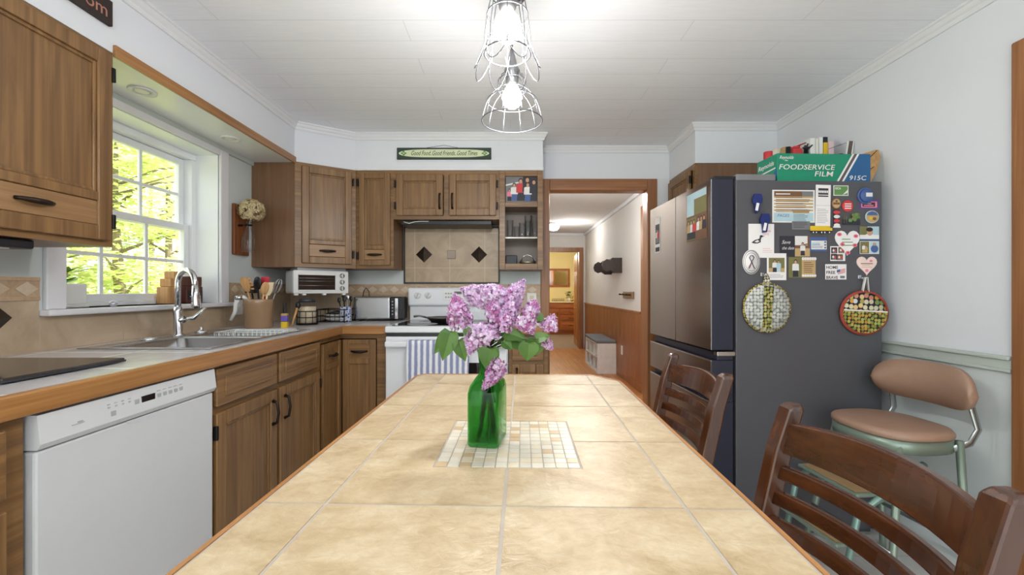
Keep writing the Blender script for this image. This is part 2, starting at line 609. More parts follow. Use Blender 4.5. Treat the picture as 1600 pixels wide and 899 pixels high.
def crown(name, pts):
    """stepped cornice along a polyline; the room lies to the right of the walking direction"""
    prof = [(0, 0), (0, -.05), (.008, -.05), (.012, -.042), (.012, -.034), (.02, -.026), (.027, -.012), (.034, -.01), (.034, 0)]
    mb = MB()
    P2 = [Vector(p) for p in pts]
    nrm = []
    for i in range(len(P2) - 1):
        d = (P2[i + 1] - P2[i]).normalized()
        nrm.append(Vector((d.y, -d.x)))
    rows = []
    for i, p in enumerate(P2):
        if i == 0: m = nrm[0]
        elif i == len(P2) - 1: m = nrm[-1]
        else:
            m = nrm[i - 1] + nrm[i]
            m = m / max(.2, m.dot(nrm[i]))
        rows.append([(p.x + m.x * a, p.y + m.y * a, ZC - .0005 + z) for a, z in prof])
    k = len(prof)
    vs = [v for r in rows for v in r]
    fs = [(i * k + j, i * k + (j + 1) % k, (i + 1) * k + (j + 1) % k, (i + 1) * k + j) for i in range(len(rows) - 1) for j in range(k)]
    fs += [tuple(range(k)), tuple((len(rows) - 1) * k + j for j in reversed(range(k)))]
    mb.add(vs, fs)
    struct(mb, name, TRIM)
crown('trim_1', [(FX, YN), (FX, DGY), (DGX, FY), (.232, FY), (.232, YB - .004), (1.25, YB - .004), (1.25, 2.82), (XR, 2.82), (XR, YN)])
t = MB()                                            # small bead above the wall cabinets at the back
t.box(DGX, .236, FY - .008, FY, ZS, ZS + .022, .003)
struct(t, 'trim_2', TRIM)
struct(MB().box(FX, FX + .012, 1.515, DGY, ZS - .014, ZS + .03, .002), 'trim_3', EDGY)          # oak strip under the soffit over the window
struct(MB().box(XL, XL + .02, 1.515, DGY, ZS - .03, ZS, .004), 'trim_4', RAILC)
# chair rail on the right wall
t = MB()
t.box(XR - .012, XR, 1.495, 2.75, .862, .905, .004).box(XR - .024, XR, 1.495, 2.75, .897, .911, .004).box(XR - .016, XR, 1.495, 2.75, .852, .864, .003)
struct(t, 'trim_5', RAILC)
# casing of the door at the right edge of the picture
t = MB()
t.box(XR - .02, XR, 1.40, 1.49, 0, 2.034, .006).box(XR - .02, XR, .35, 1.40, 1.945, 2.034, .006).box(XR - .02, XR, .35, .44, 0, 1.945, .006)
struct(t, 'trim_6', DOORW)
d = struct(MB().box(XR - .012, XR, .44, 1.40, .01, 1.945, .003), 'door_2', DOORW)
b = MB()
b.tube([(XR - .012, 1.33, .95), (XR - .05, 1.33, .95)], .01).ell((XR - .062, 1.33, .95), .024, .028, .028)
b.build('door_knob', CHROME, d)

# doorway to the hall: casing and jambs
t = MB()
t.box(OX0 - .07, OX0, YB - .018, YB, 0, OZ + .09, .005).box(OX1, OX1 + .078, YB - .018, YB, 0, OZ + .09, .005)
struct(t, 'trim_7', DOORW)
t = MB()
t.box(OX0, OX1, YB - .018, YB, OZ, OZ + .09, .005)
struct(t, 'trim_8', DOORX)
t = MB()
t.box(OX0 - .018, OX0, YB, YB + .1, 0, OZ, .002).box(OX1, OX1 + .018, YB, YB + .1, 0, OZ, .002).box(OX0 - .018, OX1 + .018, YB, YB + .1, OZ, OZ + .018, .002)
struct(t, 'trim_9', DOORW)
struct(MB().box(OX0, OX1, YB - .02, YB + .12, 0, .012, .004), 'trim_10', DOORX)

# window in the left wall: casing, lined reveal, sill, two sashes of six panes
win = struct(MB().box(XL, XL + .018, WY1, WY1 + .07, WZ0, ZS - .002, .004).box(XL, XL + .018, WY0 - .07, WY0, WZ0, ZS - .002, .004)
             .box(XL, XL + .018, WY0, WY1, WZ1, ZS - .002, .004), 'window_1', CASING)
XW = -1.93
MB().box(XW - .02, XL, WY1 - .004, WY1 + .012, WZ0, WZ1).box(XW - .02, XL, WY0 - .012, WY0 + .004, WZ0, WZ1).box(XW - .02, XL, WY0, WY1, WZ1 - .004, WZ1 + .012).build('window_reveal', VINYL, win)
MB().box(XW - .02, XL + .045, WY0 - .085, WY1 + .085, WZ0 - .024, WZ0, .006).build('window_sill', CASING, win)
MB().box(XW - .02, XW + .06, WY0 + .003, WY0 + .035, WZ0, WZ1 - .0385, .003).box(XW - .02, XW + .06, WY1 - .035, WY1 - .003, WZ0, WZ1 - .0385, .003)\
    .box(XW - .02, XW + .06, WY0 + .003, WY1 - .003, WZ1 - .038, WZ1 - .004, .003).box(XW - .02, XW + .05, WY0 + .035, WY1 - .035, WZ0, WZ0 + .02, .003).build('window_frame', VINYL, win)
ZM = 1.515
def sash(name, x, z0, z1):
    ya, yb = WY0 + .036, WY1 - .036
    st = .036
    m = MB()
    m.box(x - .014, x + .014, ya, ya + st, z0, z1, .003).box(x - .014, x + .014, yb - st, yb, z0, z1, .003)
    m.box(x - .014, x + .014, ya + st, yb - st, z0, z0 + st, .003).box(x - .014, x + .014, ya + st, yb - st, z1 - st, z1, .003)
    o = m.build(name, VINYL, win)
    g = MB()
    for k in (1, 2):
        yy = ya + st + (yb - ya - 2 * st) * k / 3
        g.box(x - .006, x + .006, yy - .008, yy + .008, z0 + st, z1 - st)
    zz = (z0 + z1) / 2
    g.box(x - .0055, x + .0055, ya + st, yb - st, zz - .008, zz + .008)
    g.build('window_grille', VINYL, o)
    MB().box(x - .002, x + .002, ya + st, yb - st, z0 + st, z1 - st).build('window_pane', PANE, o)
sash('upper_sash', XW, ZM - .02, WZ1 - .04)
sash('lower_sash', XW + .03, WZ0 + .02, ZM + .018)

# ------------------------------------------------ hall and bathroom beyond the doorway
HX, HY = 1.47, 8.2
struct(MB().box(.15, HX + .1, YB + .1, HY + .05, -.06, 0), 'floor_hall', HALLF)
struct(MB().box(.15, HX + .1, YB + .1, HY + .1, ZC, ZC + .06), 'ceiling_hall', HALLW)
struct(MB().box(HX, HX + .1, 4.56, HY + .1, 0, ZC).box(HX, HX + .1, YB + .1, 3.66, 0, ZC).box(HX, HX + .1, 3.66, 4.56, 2.0, ZC), 'wall_hall_right', HALLW)
struct(MB().box(.12, .2, YB + .1, HY, 0, ZC), 'wall_hall_left', HALLW)
BX1, BZ = 1.345, 1.91
struct(MB().box(BX1 + .02, HX, HY, HY + .1, 0, ZC).box(.2, .5, HY, HY + .1, 0, ZC).box(.5, BX1 + .02, HY, HY + .1, BZ + .02, ZC), 'wall_hall_back', HALLW)
struct(MB().box(HX - .03, HX, YB + .1, HY, ZC - .05, ZC - .0005, .006).box(.2, HX - .03, HY - .03, HY, ZC - .05, ZC - .0005, .006), 'trim_11', TRIM)
t = MB()
t.box(BX1, BX1 + .085, HY - .018, HY, 0, BZ + .085, .004).box(.42, .5, HY - .018, HY, 0, BZ + .085, .004).box(.5, BX1, HY - .018, HY, BZ, BZ + .085, .004)
t.box(BX1, BX1 + .018, HY, HY + .1, 0, BZ).box(.482, .5, HY, HY + .1, 0, BZ).box(.482, BX1 + .018, HY, HY + .1, BZ, BZ + .018)
struct(t, 'trim_12', DOORW)
t = MB()                                             # boards of the wainscot
y = 4.66
while y < HY - .02:
    y2 = min(y + .2, HY - .02)
    t.box(HX - .014, HX, y + .003, y2 - .003, .08, .885, .003)
    y = y2
t.box(HX - .006, HX, 4.66, HY - .018, .08, .885)
t.box(HX - .026, HX, 4.66, HY - .018, .885, .91, .004)
struct(t, 'wall_hall_wainscot', WAIN)
struct(MB().box(HX - .02, HX, 4.66, HY - .018, 0, .085, .004), 'baseboard_hall', WAIN)
t = MB()
t.box(HX - .02, HX, 4.56, 4.645, 0, 2.085, .004).box(HX - .02, HX, 3.58, 3.66, 0, 2.085, .004).box(HX - .02, HX, 3.66, 4.56, 2.0, 2.085, .004)
struct(t, 'trim_13', DOORW)
d3 = struct(MB().box(HX + .01, HX + .045, 3.665, 4.555, .01, 1.995, .003), 'door_3', CASING)
b = MB()
for z0, z1 in ((.12, .85), (.98, 1.85)):
    for ya, yb in ((3.76, 4.07), (4.14, 4.45)):
        b.box(HX + .004, HX + .012, ya, yb, z0, z1, .003)
b.build('door_panel', CASING, d3)
for zh in (.3, 1.0, 1.75):
    MB().box(HX - .004, HX + .012, 4.548, 4.562, zh - .045, zh + .045, .002).build('door_hinge', STEEL, d3)
# bathroom
BYB = 11.3
struct(MB().box(.0, 2.6, HY + .05, BYB + .1, -.06, 0), 'floor_bath', flat('bath_floor', (150, 134, 120), 0.5, var=.08))
struct(MB().box(.0, 2.6, HY + .1, BYB + .1, ZC, ZC + .06), 'ceiling_bath', HALLW)
struct(MB().box(.0, 2.6, BYB, BYB + .1, 0, ZC), 'wall_bath_back', YELLOW)
struct(MB().box(2.5, 2.6, HY + .1, BYB, 0, ZC), 'wall_bath_right', YELLOW)
struct(MB().box(-.1, 0, HY + .1, BYB, 0, ZC), 'wall_bath_left', YELLOW)
struct(MB().box(.0, .5, HY + .1, HY + .12, 0, ZC).box(HX - .1, 2.5, HY + .1, HY + .12, 0, ZC), 'wall_bath_front', YELLOW)
# open bathroom door, swung in
d4 = thing('bath_door', 'open orange pine panel door swung into the yellow bathroom', 'door', (BX1 + .005, HY + .125, 0), R(86.5))
MB().box(0, .76, -.018, .018, .01, 1.9, .003).build('door_slab', BATHD, d4)
b = MB()
for z0, z1 in ((.15, .8), (.92, 1.45), (1.55, 1.8)):
    for xa, xb in ((.1, .34), (.42, .66)):
        b.box(xa, xb, .012, .026, z0, z1, .006).box(xa, xb, -.026, -.012, z0, z1, .006)
b.build('door_panel', BATHD, d4)
MB().tube([(.69, .018, .93), (.69, .05, .93)], .009).ell((.69, .065, .93), .026, .022, .026).build('door_knob', flat('brass', (200, 160, 80), .25, .9), d4)

# hall: wall fittings and bench
o = thing('wall_shelf', 'dark brown scalloped wooden shelf bracket high on hall wall', 'shelf', (HX, 5.5, 1.38))
b = MB()
prof = [(0, 0), (0, .2), (-.13, .2), (-.16, .17), (-.2, .185), (-.25, .15), (-.265, .1), (-.25, .05), (-.2, .02), (-.15, .035), (-.1, .0)]
M = Matrix(((1, 0, 0, 0), (0, 0, 1, 0), (0, 1, 0, 0), (0, 0, 0, 1)))
DARKB = wood('dark_brown_wood', (38, 28, 26), (62, 48, 42), 'Y', .5, 30)
MB().prism(prof, -.01, .012, M=M).build('end_bracket', DARKB, o)
MB().prism(prof, .55, .572, M=M).build('end_bracket', DARKB, o)
MB().box(-.14, 0, .012, .55, .175, .195, .003).box(-.02, 0, .012, .55, .02, .175, .003).build('shelf_board', DARKB, o)
o = thing('key_rack', 'small tan wooden key rack below the dark hall shelf', 'key rack', (HX, 4.95, 1.05))
MB().box(-.025, 0, 0, .42, 0, .085, .006).build('rack_board', wood('tan_rack', (112, 84, 56), (140, 110, 78), 'Y', .5), o)
for k in range(3):
    MB().tube([(-.025, .06 + k * .15, .045), (-.075, .06 + k * .15, .05)], .008).ell((-.08, .06 + k * .15, .05), .012, .012, .012).build('peg', BRONZE, o)
o = thing('shoe_bench', 'white cubby shoe bench with grey cushioned top against wainscot', 'bench', (1.19, 5.72, 0))
BW = flat('bench_white', (232, 232, 230), .4)
b = MB()
LB, DB, HB = .9, .262, .42
b.box(0, DB, 0, .018, 0, HB, .002).box(0, DB, LB - .018, LB, 0, HB, .002).box(0, DB, .018, LB - .018, 0, .03).box(0, DB, .018, LB - .018, HB - .018, HB)
b.box(DB - .01, DB, .018, LB - .018, .03, HB - .018)
for k in (1, 2):
    b.box(.004, DB - .01, LB * k / 3 - .008, LB * k / 3 + .008, .03, HB - .018)
b.box(.004, DB - .01, .018, LB - .018, HB / 2 - .005, HB / 2 + .012)
b.build('bench_body', BW, o)
MB().box(-.01, DB, -.01, LB + .01, HB, HB + .04, .012).build('cushion', flat('bench_grey', (112, 116, 122), .8), o)
o = tag(MB().box(HX - .022, HX - .0145, 5.4, 5.47, .31, .43, .002).box(HX - .025, HX - .021, 5.42, 5.45, .335, .36).box(HX - .025, HX - .021, 5.42, 5.45, .38, .405).build('wall_outlet', WHITEP), 'white wall outlet low on the hall wainscot', 'outlet')
for ly, lb in ((7.0, 'small round white ceiling light glowing at far end of hall'), (4.05, 'added unseen round white hall ceiling light just beyond the kitchen doorway')):  # nearer lamp is added to brighten the hall, hidden by the header
  o = thing('ceiling_light', lb, 'light', (.72, ly, ZC), 0, 'hall ceiling lights')
  MB().lathe([(.11, -.025), (.11, 0)], 24).build('light_base', TRIM, o)
  MB().lathe([(.001, -.13), (.06, -.12), (.095, -.085), (.1, -.04), (.09, -.025)], 24).build('light_globe', flat('hall_globe', (255, 246, 232), .3, emit=5), o)

# bathroom furniture
o = thing('bath_vanity', 'orange maple bathroom vanity with drawers and pale top', 'cabinet', (.5, 10.75, 0))
VW = 1.32
MB().box(0, VW, .02, .54, .1, .83, .002).box(.03, VW - .03, .06, .54, 0, .1).build('vanity_body', BATHW, o)
MB().box(-.01, VW + .01, -.02, .54, .83, .865, .006).build('vanity_top', flat('vanity_top_cream', (232, 214, 176), .25), o)
b = MB(); b.box(0, VW, 0, .02, .69, .81, .004); b.build('false_front', BATHW, o)
for z0, z1 in ((.53, .67), (.37, .51), (.14, .35)):
    dr = MB().box(.78, VW - .03, 0, .02, z0, z1, .005).box(.82, VW - .07, -.006, .002, z0 + .03, z1 - .03, .004).build('drawer', BATHW, o)
    MB().tube([(1.0, 0, (z0 + z1) / 2), (1.0, -.02, (z0 + z1) / 2), (1.08, -.02, (z0 + z1) / 2), (1.08, 0, (z0 + z1) / 2)], .006).build('drawer_pull', BRONZE, dr)
for k in range(2):
    x = .05 + k * .36
    dd = MB().box(x, x + .34, 0, .02, .14, .67, .005).box(x + .06, x + .28, -.006, .002, .2, .61, .004).build('cabinet_door', BATHW, o)
    MB().tube([(x + .3, 0, .5), (x + .3, -.02, .5), (x + .3, -.02, .58), (x + .3, 0, .58)], .006).build('door_pull', BRONZE, dd)
o = thing('wall_mirror', 'wood framed mirror on the yellow bathroom wall', 'mirror', (.98, BYB, 1.24))
b = MB(); fw = .62; fh = .5
b.box(0, fw, -.03, 0, 0, .055, .006).box(0, fw, -.03, 0, fh - .055, fh, .006).box(0, .055, -.03, 0, .055, fh - .055, .006).box(fw - .055, fw, -.03, 0, .055, fh - .055, .006)
b.build('mirror_frame', BATHW, o)
MB().box(.05, fw - .05, -.012, -.002, .05, fh - .05).build('mirror_glass', flat('mirror', (235, 235, 235), .02, 1.0, var=0), o)
o = thing('potted_plant', 'small leafy plant on the bathroom vanity', 'plant', (1.55, 11.05, .865))
MB().lathe([(.05, 0), (.065, .08), (.06, .085), (.055, .07)], 16).build('plant_pot', WHITEP, o)
b = MB()
rr = random.Random(3)
for k in range(60):
    a = rr.uniform(0, 2 * PI); r = rr.uniform(.02, .13); z = rr.uniform(.08, .26)
    p = Vector((r * math.cos(a), r * math.sin(a), z)); u = Vector((math.cos(a), math.sin(a), .4)) * .035; v_ = Vector((-math.sin(a), math.cos(a), 0)) * .018
    b.add([p - u, p + v_, p + u, p - v_], [(0, 1, 2, 3)])
b.build('leaves', leaf_mat('bath_plant', (60, 90, 40), (150, 170, 90)), o)
o = thing('wire_letters', 'small dark wire lettering ornament on the bathroom vanity', 'ornament', (1.1, 11.0, .865))
b = MB()
for k in range(6):
    b.tube([(k * .055, 0, 0), (k * .055 + .01, 0, .07), (k * .055 + .035, 0, .07), (k * .055 + .03, 0, .01)], .005, 6)
b.tube([(-.01, 0, .003), (.32, 0, .003)], .004, 6)
b.build('wire_body', BLACKM, o)

# ------------------------------------------------ outside the window: lawn and trees
struct(MB().box(-60, XL - .6, -25, 60, -.5, -.4), 'ground', leaf_mat('lawn', (150, 165, 90), (200, 205, 130), .1))
LEAFS = [leaf_mat('leaf_lime', (196, 212, 128), (244, 248, 200), .5), leaf_mat('leaf_green', (172, 198, 116), (234, 242, 184), .5), leaf_mat('leaf_olive', (204, 210, 144), (250, 250, 216), .5)]
BARK = wood('bark', (110, 98, 82), (150, 136, 116), 'Z', .9)
def tree(x, y, h, rad, mi, label, seed, z0=.4):
    rr = random.Random(seed)
    o = thing('garden_tree', label, 'tree', (x, y, -.4), rr.uniform(0, 6), 'trees outside the window')
    tr = MB()
    tr.tube([(0, 0, 0), (.05, .03, h * .3), (-.03, .05, h * .6), (0, 0, h * .9)], [.11, .09, .06, .02], 9)
    for k in range(9):
        a = rr.uniform(0, 2 * PI); z = h * rr.uniform(.2, .75)
        tr.tube([(0, 0, z), (math.cos(a) * rad * .3, math.sin(a) * rad * .4, z + .35), (math.cos(a) * rad * .6, math.sin(a) * rad * .6, z + .5)], [.03, .02, .008], 6)
    tr.build('trunk', BARK, o)
    b = MB()
    for k in range(150):                       # flat sprays of leaves at the branch ends
        t_ = rr.random()
        z = z0 + (h - z0) * t_
        rmax = rad * (1 - .55 * t_ ** 2)
        a = rr.uniform(0, 2 * PI); r = rmax * math.sqrt(rr.random())
        c = Vector((r * math.cos(a), r * math.sin(a), z))
        for j in range(52):
            p = c + Vector((rr.gauss(0, .33), rr.gauss(0, .33), rr.gauss(0, .1)))
            an = rr.uniform(0, 2 * PI)
            u = Vector((math.cos(an), math.sin(an), rr.uniform(-.5, .3))) * rr.uniform(.06, .10)
            v_ = Vector((-math.sin(an), math.cos(an), rr.uniform(-.5, .5))) * rr.uniform(.03, .055)
            b.add([p - u, p + v_, p + u, p - v_], [(0, 1, 2, 3)])
    b.build('crown', LEAFS[mi], o)
tree(-7.2, 7.6, 5.0, 2.0, 0, 'lime green tree nearest the kitchen window', 1)
tree(-8.6, 10.4, 5.6, 2.2, 2, 'pale olive tree seen through right side of kitchen window', 2)
tree(-10.6, 9.0, 5.8, 2.6, 1, 'taller green tree behind the lime tree outside', 3)
tree(-12.5, 14.5, 6.6, 3.0, 0, 'tall lime green tree far behind the olive tree', 4)
tree(-9.5, 6.2, 5.4, 2.3, 2, 'pale tree at the left edge of the window view', 5)
tree(-15.5, 12.0, 7.0, 3.2, 1, 'tallest green tree farthest from the window', 6)

for y in (1.79, 2.35):
    d = thing('downlight', 'round white recessed downlight over the %s end of the window' % ('near' if y < 2 else 'far'), 'light', (-1.585, y, ZS - .006), 0, 'downlights over the window')
    MB().lathe([(.05, 0), (.05, -.006), (.038, -.006), (.034, -.0015), (.001, -.001)], 24).build('trim_ring', TRIM, d)
    MB().lathe([(.03, -.0016), (.022, -.004), (.001, -.005)], 18).build('lens', GREYP if False else WHITEP, d)
# ---------------------------------------------------------------- kitchen cabinets
def hpull(mb, x, z, L=.1, y=0):
    """flat leaf-shaped horizontal pull standing off the face"""
    pts = [(x - L / 2, y, z), (x - L * .42, y - .012, z), (x - L * .2, y - .022, z - .002), (x + L * .2, y - .022, z - .002), (x + L * .42, y - .012, z), (x + L / 2, y, z)]
    mb.tube(pts, [.006, .006, .009, .009, .006, .006], 8)
    return mb
def vpull(mb, x, z, L=.1, y=0):
    pts = [(x, y, z - L / 2), (x, y - .02, z - L * .42), (x, y - .027, z), (x, y - .02, z + L * .42), (x, y, z + L / 2)]
    mb.tube(pts, [.009, .006, .006, .006, .009], 8)
    return mb
def panel_door(root, x0, x1, z0, z1, y=-.02, sub=None, pull=None, hinge=None, st=.05, name='cabinet_door', wood_=None):
    """frame and panel door; sub = height of the lower (or upper, if negative) drawer-look panel with its pull"""
    wood_ = wood_ or CABW
    b = MB()
    b.box(x0, x0 + st, y, 0, z0, z1, .004).box(x1 - st, x1, y, 0, z0, z1, .004)
    b.box(x0 + st, x1 - st, y, 0, z0, z0 + st, .003).box(x0 + st, x1 - st, y, 0, z1 - st, z1, .003)
    pz0, pz1 = z0 + st, z1 - st
    rail = .03
    if sub and sub > 0:
        b.box(x0 + st, x1 - st, y, 0, z0 + st + sub, z0 + st + sub + rail, .003)
        pz0 = z0 + st + sub + rail
    elif sub:
        b.box(x0 + st, x1 - st, y, 0, z1 - st + sub - rail, z1 - st + sub, .003)
        pz1 = z1 - st + sub - rail
    d = b.build(name, wood_, root)
    p = MB().box(x0 + st - .002, x1 - st + .002, y + .012, -.001, pz0 - .002, pz1 + .002)
    w_ = .012                                  # moulded edge around the panel
    for a in ((x0 + st, x0 + st + w_, pz0, pz1), (x1 - st - w_, x1 - st, pz0, pz1), (x0 + st + w_, x1 - st - w_, pz0, pz0 + w_), (x0 + st + w_, x1 - st - w_, pz1 - w_, pz1)):
        p.box(a[0], a[1], y + .006, y + .013, a[2], a[3], .003)
    p.build('door_panel', wood_, d)
    if sub:
        sz0, sz1 = (z0 + st, z0 + st + sub) if sub > 0 else (z1 - st + sub, z1 - st)
        MB().box(x0 + st - .001, x1 - st + .001, y + .004, -.001, sz0 + .001, sz1 - .001, .003).build('pull_panel', DRWF, d)
        hpull(MB(), (x0 + x1) / 2, (sz0 + sz1) / 2, min(.1, (x1 - x0 - 2 * st) * .7), y + .004).build('door_pull', BRONZE, d)
    if pull:
        vpull(MB(), pull[0], pull[1], .105, y).build('door_pull', BRONZE, d)
    if hinge is not None:
        for zz in (z0 + .07, z1 - .07):
            MB().box(hinge - .006, hinge + .006, y - .004, y + .012, zz - .026, zz + .026, .003).build('door_hinge', BLACKM, d)
    return d
def face_frame(root, x0, x1, z0, z1, cuts=(), st=.035, mid=()):
    b = MB()
    b.box(x0, x0 + st, 0, .02, z0, z1).box(x1 - st, x1, 0, .02, z0, z1).box(x0 + st, x1 - st, 0, .0195, z0, z0 + st).box(x0 + st, x1 - st, 0, .0195, z1 - st, z1)
    for c in cuts: b.box(x0 + st, x1 - st, 0, .019, c - st / 2, c + st / 2)
    zs = [z0 + st] + [v for c in sorted(cuts) for v in (c - st / 2, c + st / 2)] + [z1 - st]
    for c in mid:
        for k in range(0, len(zs), 2): b.box(c - st / 2, c + st / 2, 0, .0195, zs[k], zs[k + 1])
    return b.build('face_frame', CABX, root)
def carcass(root, x0, x1, dep, z0, z1, t=.016, top=True):
    b = MB()
    b.box(x0, x0 + t, .019, dep, z0, z1).box(x1 - t, x1, .019, dep, z0, z1).box(x0 + t, x1 - t, dep - t, dep, z0, z1).box(x0 + t, x1 - t, .019, dep - t, z0, z0 + t)
    if top: b.box(x0 + t, x1 - t, .019, dep - t, z1 - t, z1)
    return b.build('cabinet_body', CABP, root)

ZU = 1.307                              # underside of the wall cabinets
UD = FX - XL - .002                     # their depth on the left wall
# wall cabinet on the left, nearest the camera
o = thing('wall_cabinet', 'large oak wall cabinet at upper left, beside the window', 'cabinet', (FX, .45, 0), R(90))
L1 = 1.515 - .45
carcass(o, 0, L1, UD, ZU, ZS - .002)
face_frame(o, 0, L1, ZU, ZS - .002, mid=(L1 - .53,))
panel_door(o, L1 - .505, L1 - .022, ZU + .02, ZS - .02, sub=.085, hinge=L1 - .016)
panel_door(o, .03, L1 - .555, ZU + .02, ZS - .02, sub=.085)
u = thing('under_cabinet_light', 'black slim light strip under the large left wall cabinet', 'light', (FX - .075, .84, ZU - .03))
MB().box(-.05, .05, 0, .45, 0, .029, .006).build('light_body', BLACK, u)
MB().box(-.03, .03, .02, .4, -.003, .001).build('light_lens', WHITEP, u)

# diagonal corner cabinet
o = thing('corner_wall_cabinet', 'diagonal oak corner wall cabinet above the toaster oven', 'cabinet', (FX, DGY, 0), math.atan2(FY - DGY, DGX - FX))
wd = math.hypot(FY - DGY, DGX - FX)
M = o.matrix_basis.inverted()
ca = math.atan2(FY - DGY, DGX - FX)
Mi = (Matrix.Translation((FX, DGY, 0)) @ Matrix.Rotation(ca, 4, 'Z')).inverted()
pl_ = [(XL + .002, DGY), (FX, DGY), (DGX, FY), (DGX, YB - .002), (XL + .002, YB - .002)]
pin = []
for p in pl_:
    q = Mi @ Vector((p[0], p[1], 0)); pin.append((q.x, q.y))
MB().prism(pin, ZU, ZS - .002).build('cabinet_body', CABP, o)
b = MB()
b.box(0, .04, -.012, .0, ZU, ZS - .002).box(wd - .03, wd, -.012, .0, ZU, ZS - .002).box(.04, wd - .03, -.012, 0, ZU, ZU + .03).box(.04, wd - .03, -.012, 0, ZS - .03, ZS - .002)
b.build('face_frame', CABX, o)
panel_door(o, .042, wd - .03, ZU + .028, ZS - .024, y=-.03, sub=.085, hinge=wd - .02, st=.045)

# narrow wall cabinet
o = thing('wall_cabinet', 'narrow oak wall cabinet above the stainless toaster', 'cabinet', (DGX + .001, FY, 0))
xw = -.845 - DGX - .001
carcass(o, 0, xw, YB - FY - .002, ZU, ZS - .002)
face_frame(o, 0, xw, ZU, ZS - .002)
panel_door(o, .03, xw - .022, ZU + .022, ZS - .022, sub=.075, hinge=.02, st=.04)

# short cabinet over the range
o = thing('wall_cabinet', 'short two door oak wall cabinet above the range panel', 'cabinet', (-.8445, FY, 0))
xw = .7615
carcass(o, 0, xw, YB - FY - .002, 1.662, ZS - .002)
face_frame(o, 0, xw, 1.662, ZS - .002, mid=(xw / 2,))
panel_door(o, .022, xw / 2 - .022, 1.688, ZS - .03, pull=(xw / 2 - .045, 1.79), hinge=.014)
panel_door(o, xw / 2 + .022, xw - .022, 1.688, ZS - .03, pull=(xw / 2 + .045, 1.79), hinge=xw - .014)
u = thing('hood_shade_strip', 'dark slim strip for hood and underside shade below the short wall cabinet', 'hood', (-.8, FY + .04, 1.63))
MB().box(0, .66, 0, .2, 0, .0315, .004).build('hood_shade_body', BLACK, u)  # black body stands in for underside shade along with the hood
MB().tube([(.02, -.004, .02), (.06, -.012, .008), (.1, -.006, .02), (.14, -.004, .024), (.2, -.003, .024)], .003, 6).build('hood_wire', WHITEP, u)

# open shelf unit with a photo panel, glasses and a bowl
SX0, SX1 = -.0825, .2325
o = thing('open_shelf_cabinet', 'narrow oak open shelf cabinet beside the hall doorway', 'cabinet', (SX0, FY, 0))
xw = SX1 - SX0
carcass(o, 0, xw, YB - FY - .002, ZU - .008, ZS - .002)
b = MB()
b.box(0, .042, -.004, .018, ZU - .008, ZS - .002, .002).box(xw - .04, xw, -.004, .018, ZU - .008, ZS - .002, .002)
b.box(.042, xw - .04, -.003, .018, ZU - .008, ZU + .036, .002).box(.042, xw - .04, -.003, .018, ZS - .04, ZS - .002, .002).box(.042, xw - .04, -.003, .018, 1.752, 1.79, .002)
b.build('face_frame', CABX, o)
MB().box(.016, xw - .016, .02, .25, 1.528, 1.537).build('glass_shelf', flat('shelf_light', (206, 200, 190), .25), o)
MB().box(.016, xw - .016, .02, .25, 1.76, 1.776).build('wood_shelf', CABX, o)
MB().box(.016, xw - .016, .248, .26, ZU + .01, 1.76).build('back_lining', flat('shelf_lining', (150, 138, 132), .5, bump=.3, nscale=6), o)
# photo panel in the top opening
SKINS = [flat('print_skin', (196, 150, 126), .6, var=.02)]
P_RED = flat('print_red', (206, 60, 66), .6); P_DK = flat('print_dark', (44, 44, 54), .6); P_GR = flat('print_grey', (120, 120, 124), .6)
P_BLUE = flat('print_blue', (70, 96, 150), .6); P_TAN = flat('print_tan', (190, 160, 112), .6); P_OLV = flat('print_olive', (120, 116, 70), .6)
P_GRN = flat('print_green', (96, 140, 76), .6); P_PINK = flat('print_pink', (226, 130, 150), .6); P_WHT = flat('print_white', (228, 226, 224), .6)
P_HAIR = flat('print_hair', (50, 34, 28), .6); P_YEL = flat('print_yellow', (228, 190, 40), .5); P_SKY = flat('print_sky', (176, 204, 214), .6); P_BRN = flat('print_brown', (116, 82, 60), .6)
PR = [PAPER, SKINS[0], P_RED, P_DK, P_GR, P_BLUE, P_TAN, P_OLV, P_GRN, P_PINK, P_WHT, P_HAIR, P_YEL, P_SKY, P_BRN]
_, SK, RD, DK, GR, BL, TN, OL, GN, PK, WT, HR, YL, SY, BR = range(15)
def person_print(b, x, y, s, shirt, legs, z):
    """a tiny printed figure on a snapshot"""
    b.poly([(x - .20 * s, y), (x + .20 * s, y), (x + .17 * s, y + .45 * s), (x - .17 * s, y + .45 * s)], z, legs)
    b.poly([(x - .24 * s, y + .42 * s), (x + .24 * s, y + .42 * s), (x + .22 * s, y + .85 * s), (x + .08 * s, y + .9 * s), (x - .08 * s, y + .9 * s), (x - .22 * s, y + .85 * s)], z + .00008, shirt)
    b.disc(x, y + 1.03 * s, .12 * s, .15 * s, z + .00012, HR, 12)
    b.disc(x, y + 1.0 * s, .085 * s, .11 * s, z + .0002, SK, 12)
b = MB(); w_, h_ = .232, .19
b.box(0, w_, 0, h_, -.004, 0, mi=DK)
b.rect(.004, w_ - .004, .004, h_ - .004, .0002, GR)
b.poly([(.004, h_ * .62), (w_ * .5, h_ * .75), (w_ * .5, h_ * .8), (.004, h_ * .68)], .0003, WT)
b.rect(w_ * .55, w_ - .004, h_ * .5, h_ - .004, .0003, DK)
for x, y, s, sh, lg in ((.03, .01, .075, PK, P_DK and DK), (.065, .012, .11, WT, BL), (.112, .01, .14, RD, DK), (.16, .01, .15, DK, DK), (.163, .006, .118, WT, BL), (.207, .008, .135, DK, DK)):
    person_print(b, x, y, s, sh, lg, .0005 + x * .001)
tf(frame((SX0 + .043, FY + .014, 1.789), (1, 0, 0), (0, 0, 1)),
   tag(b.build('photo_print', PR), 'group photo of five people in top of the open shelf', 'photo', 'photographs'))
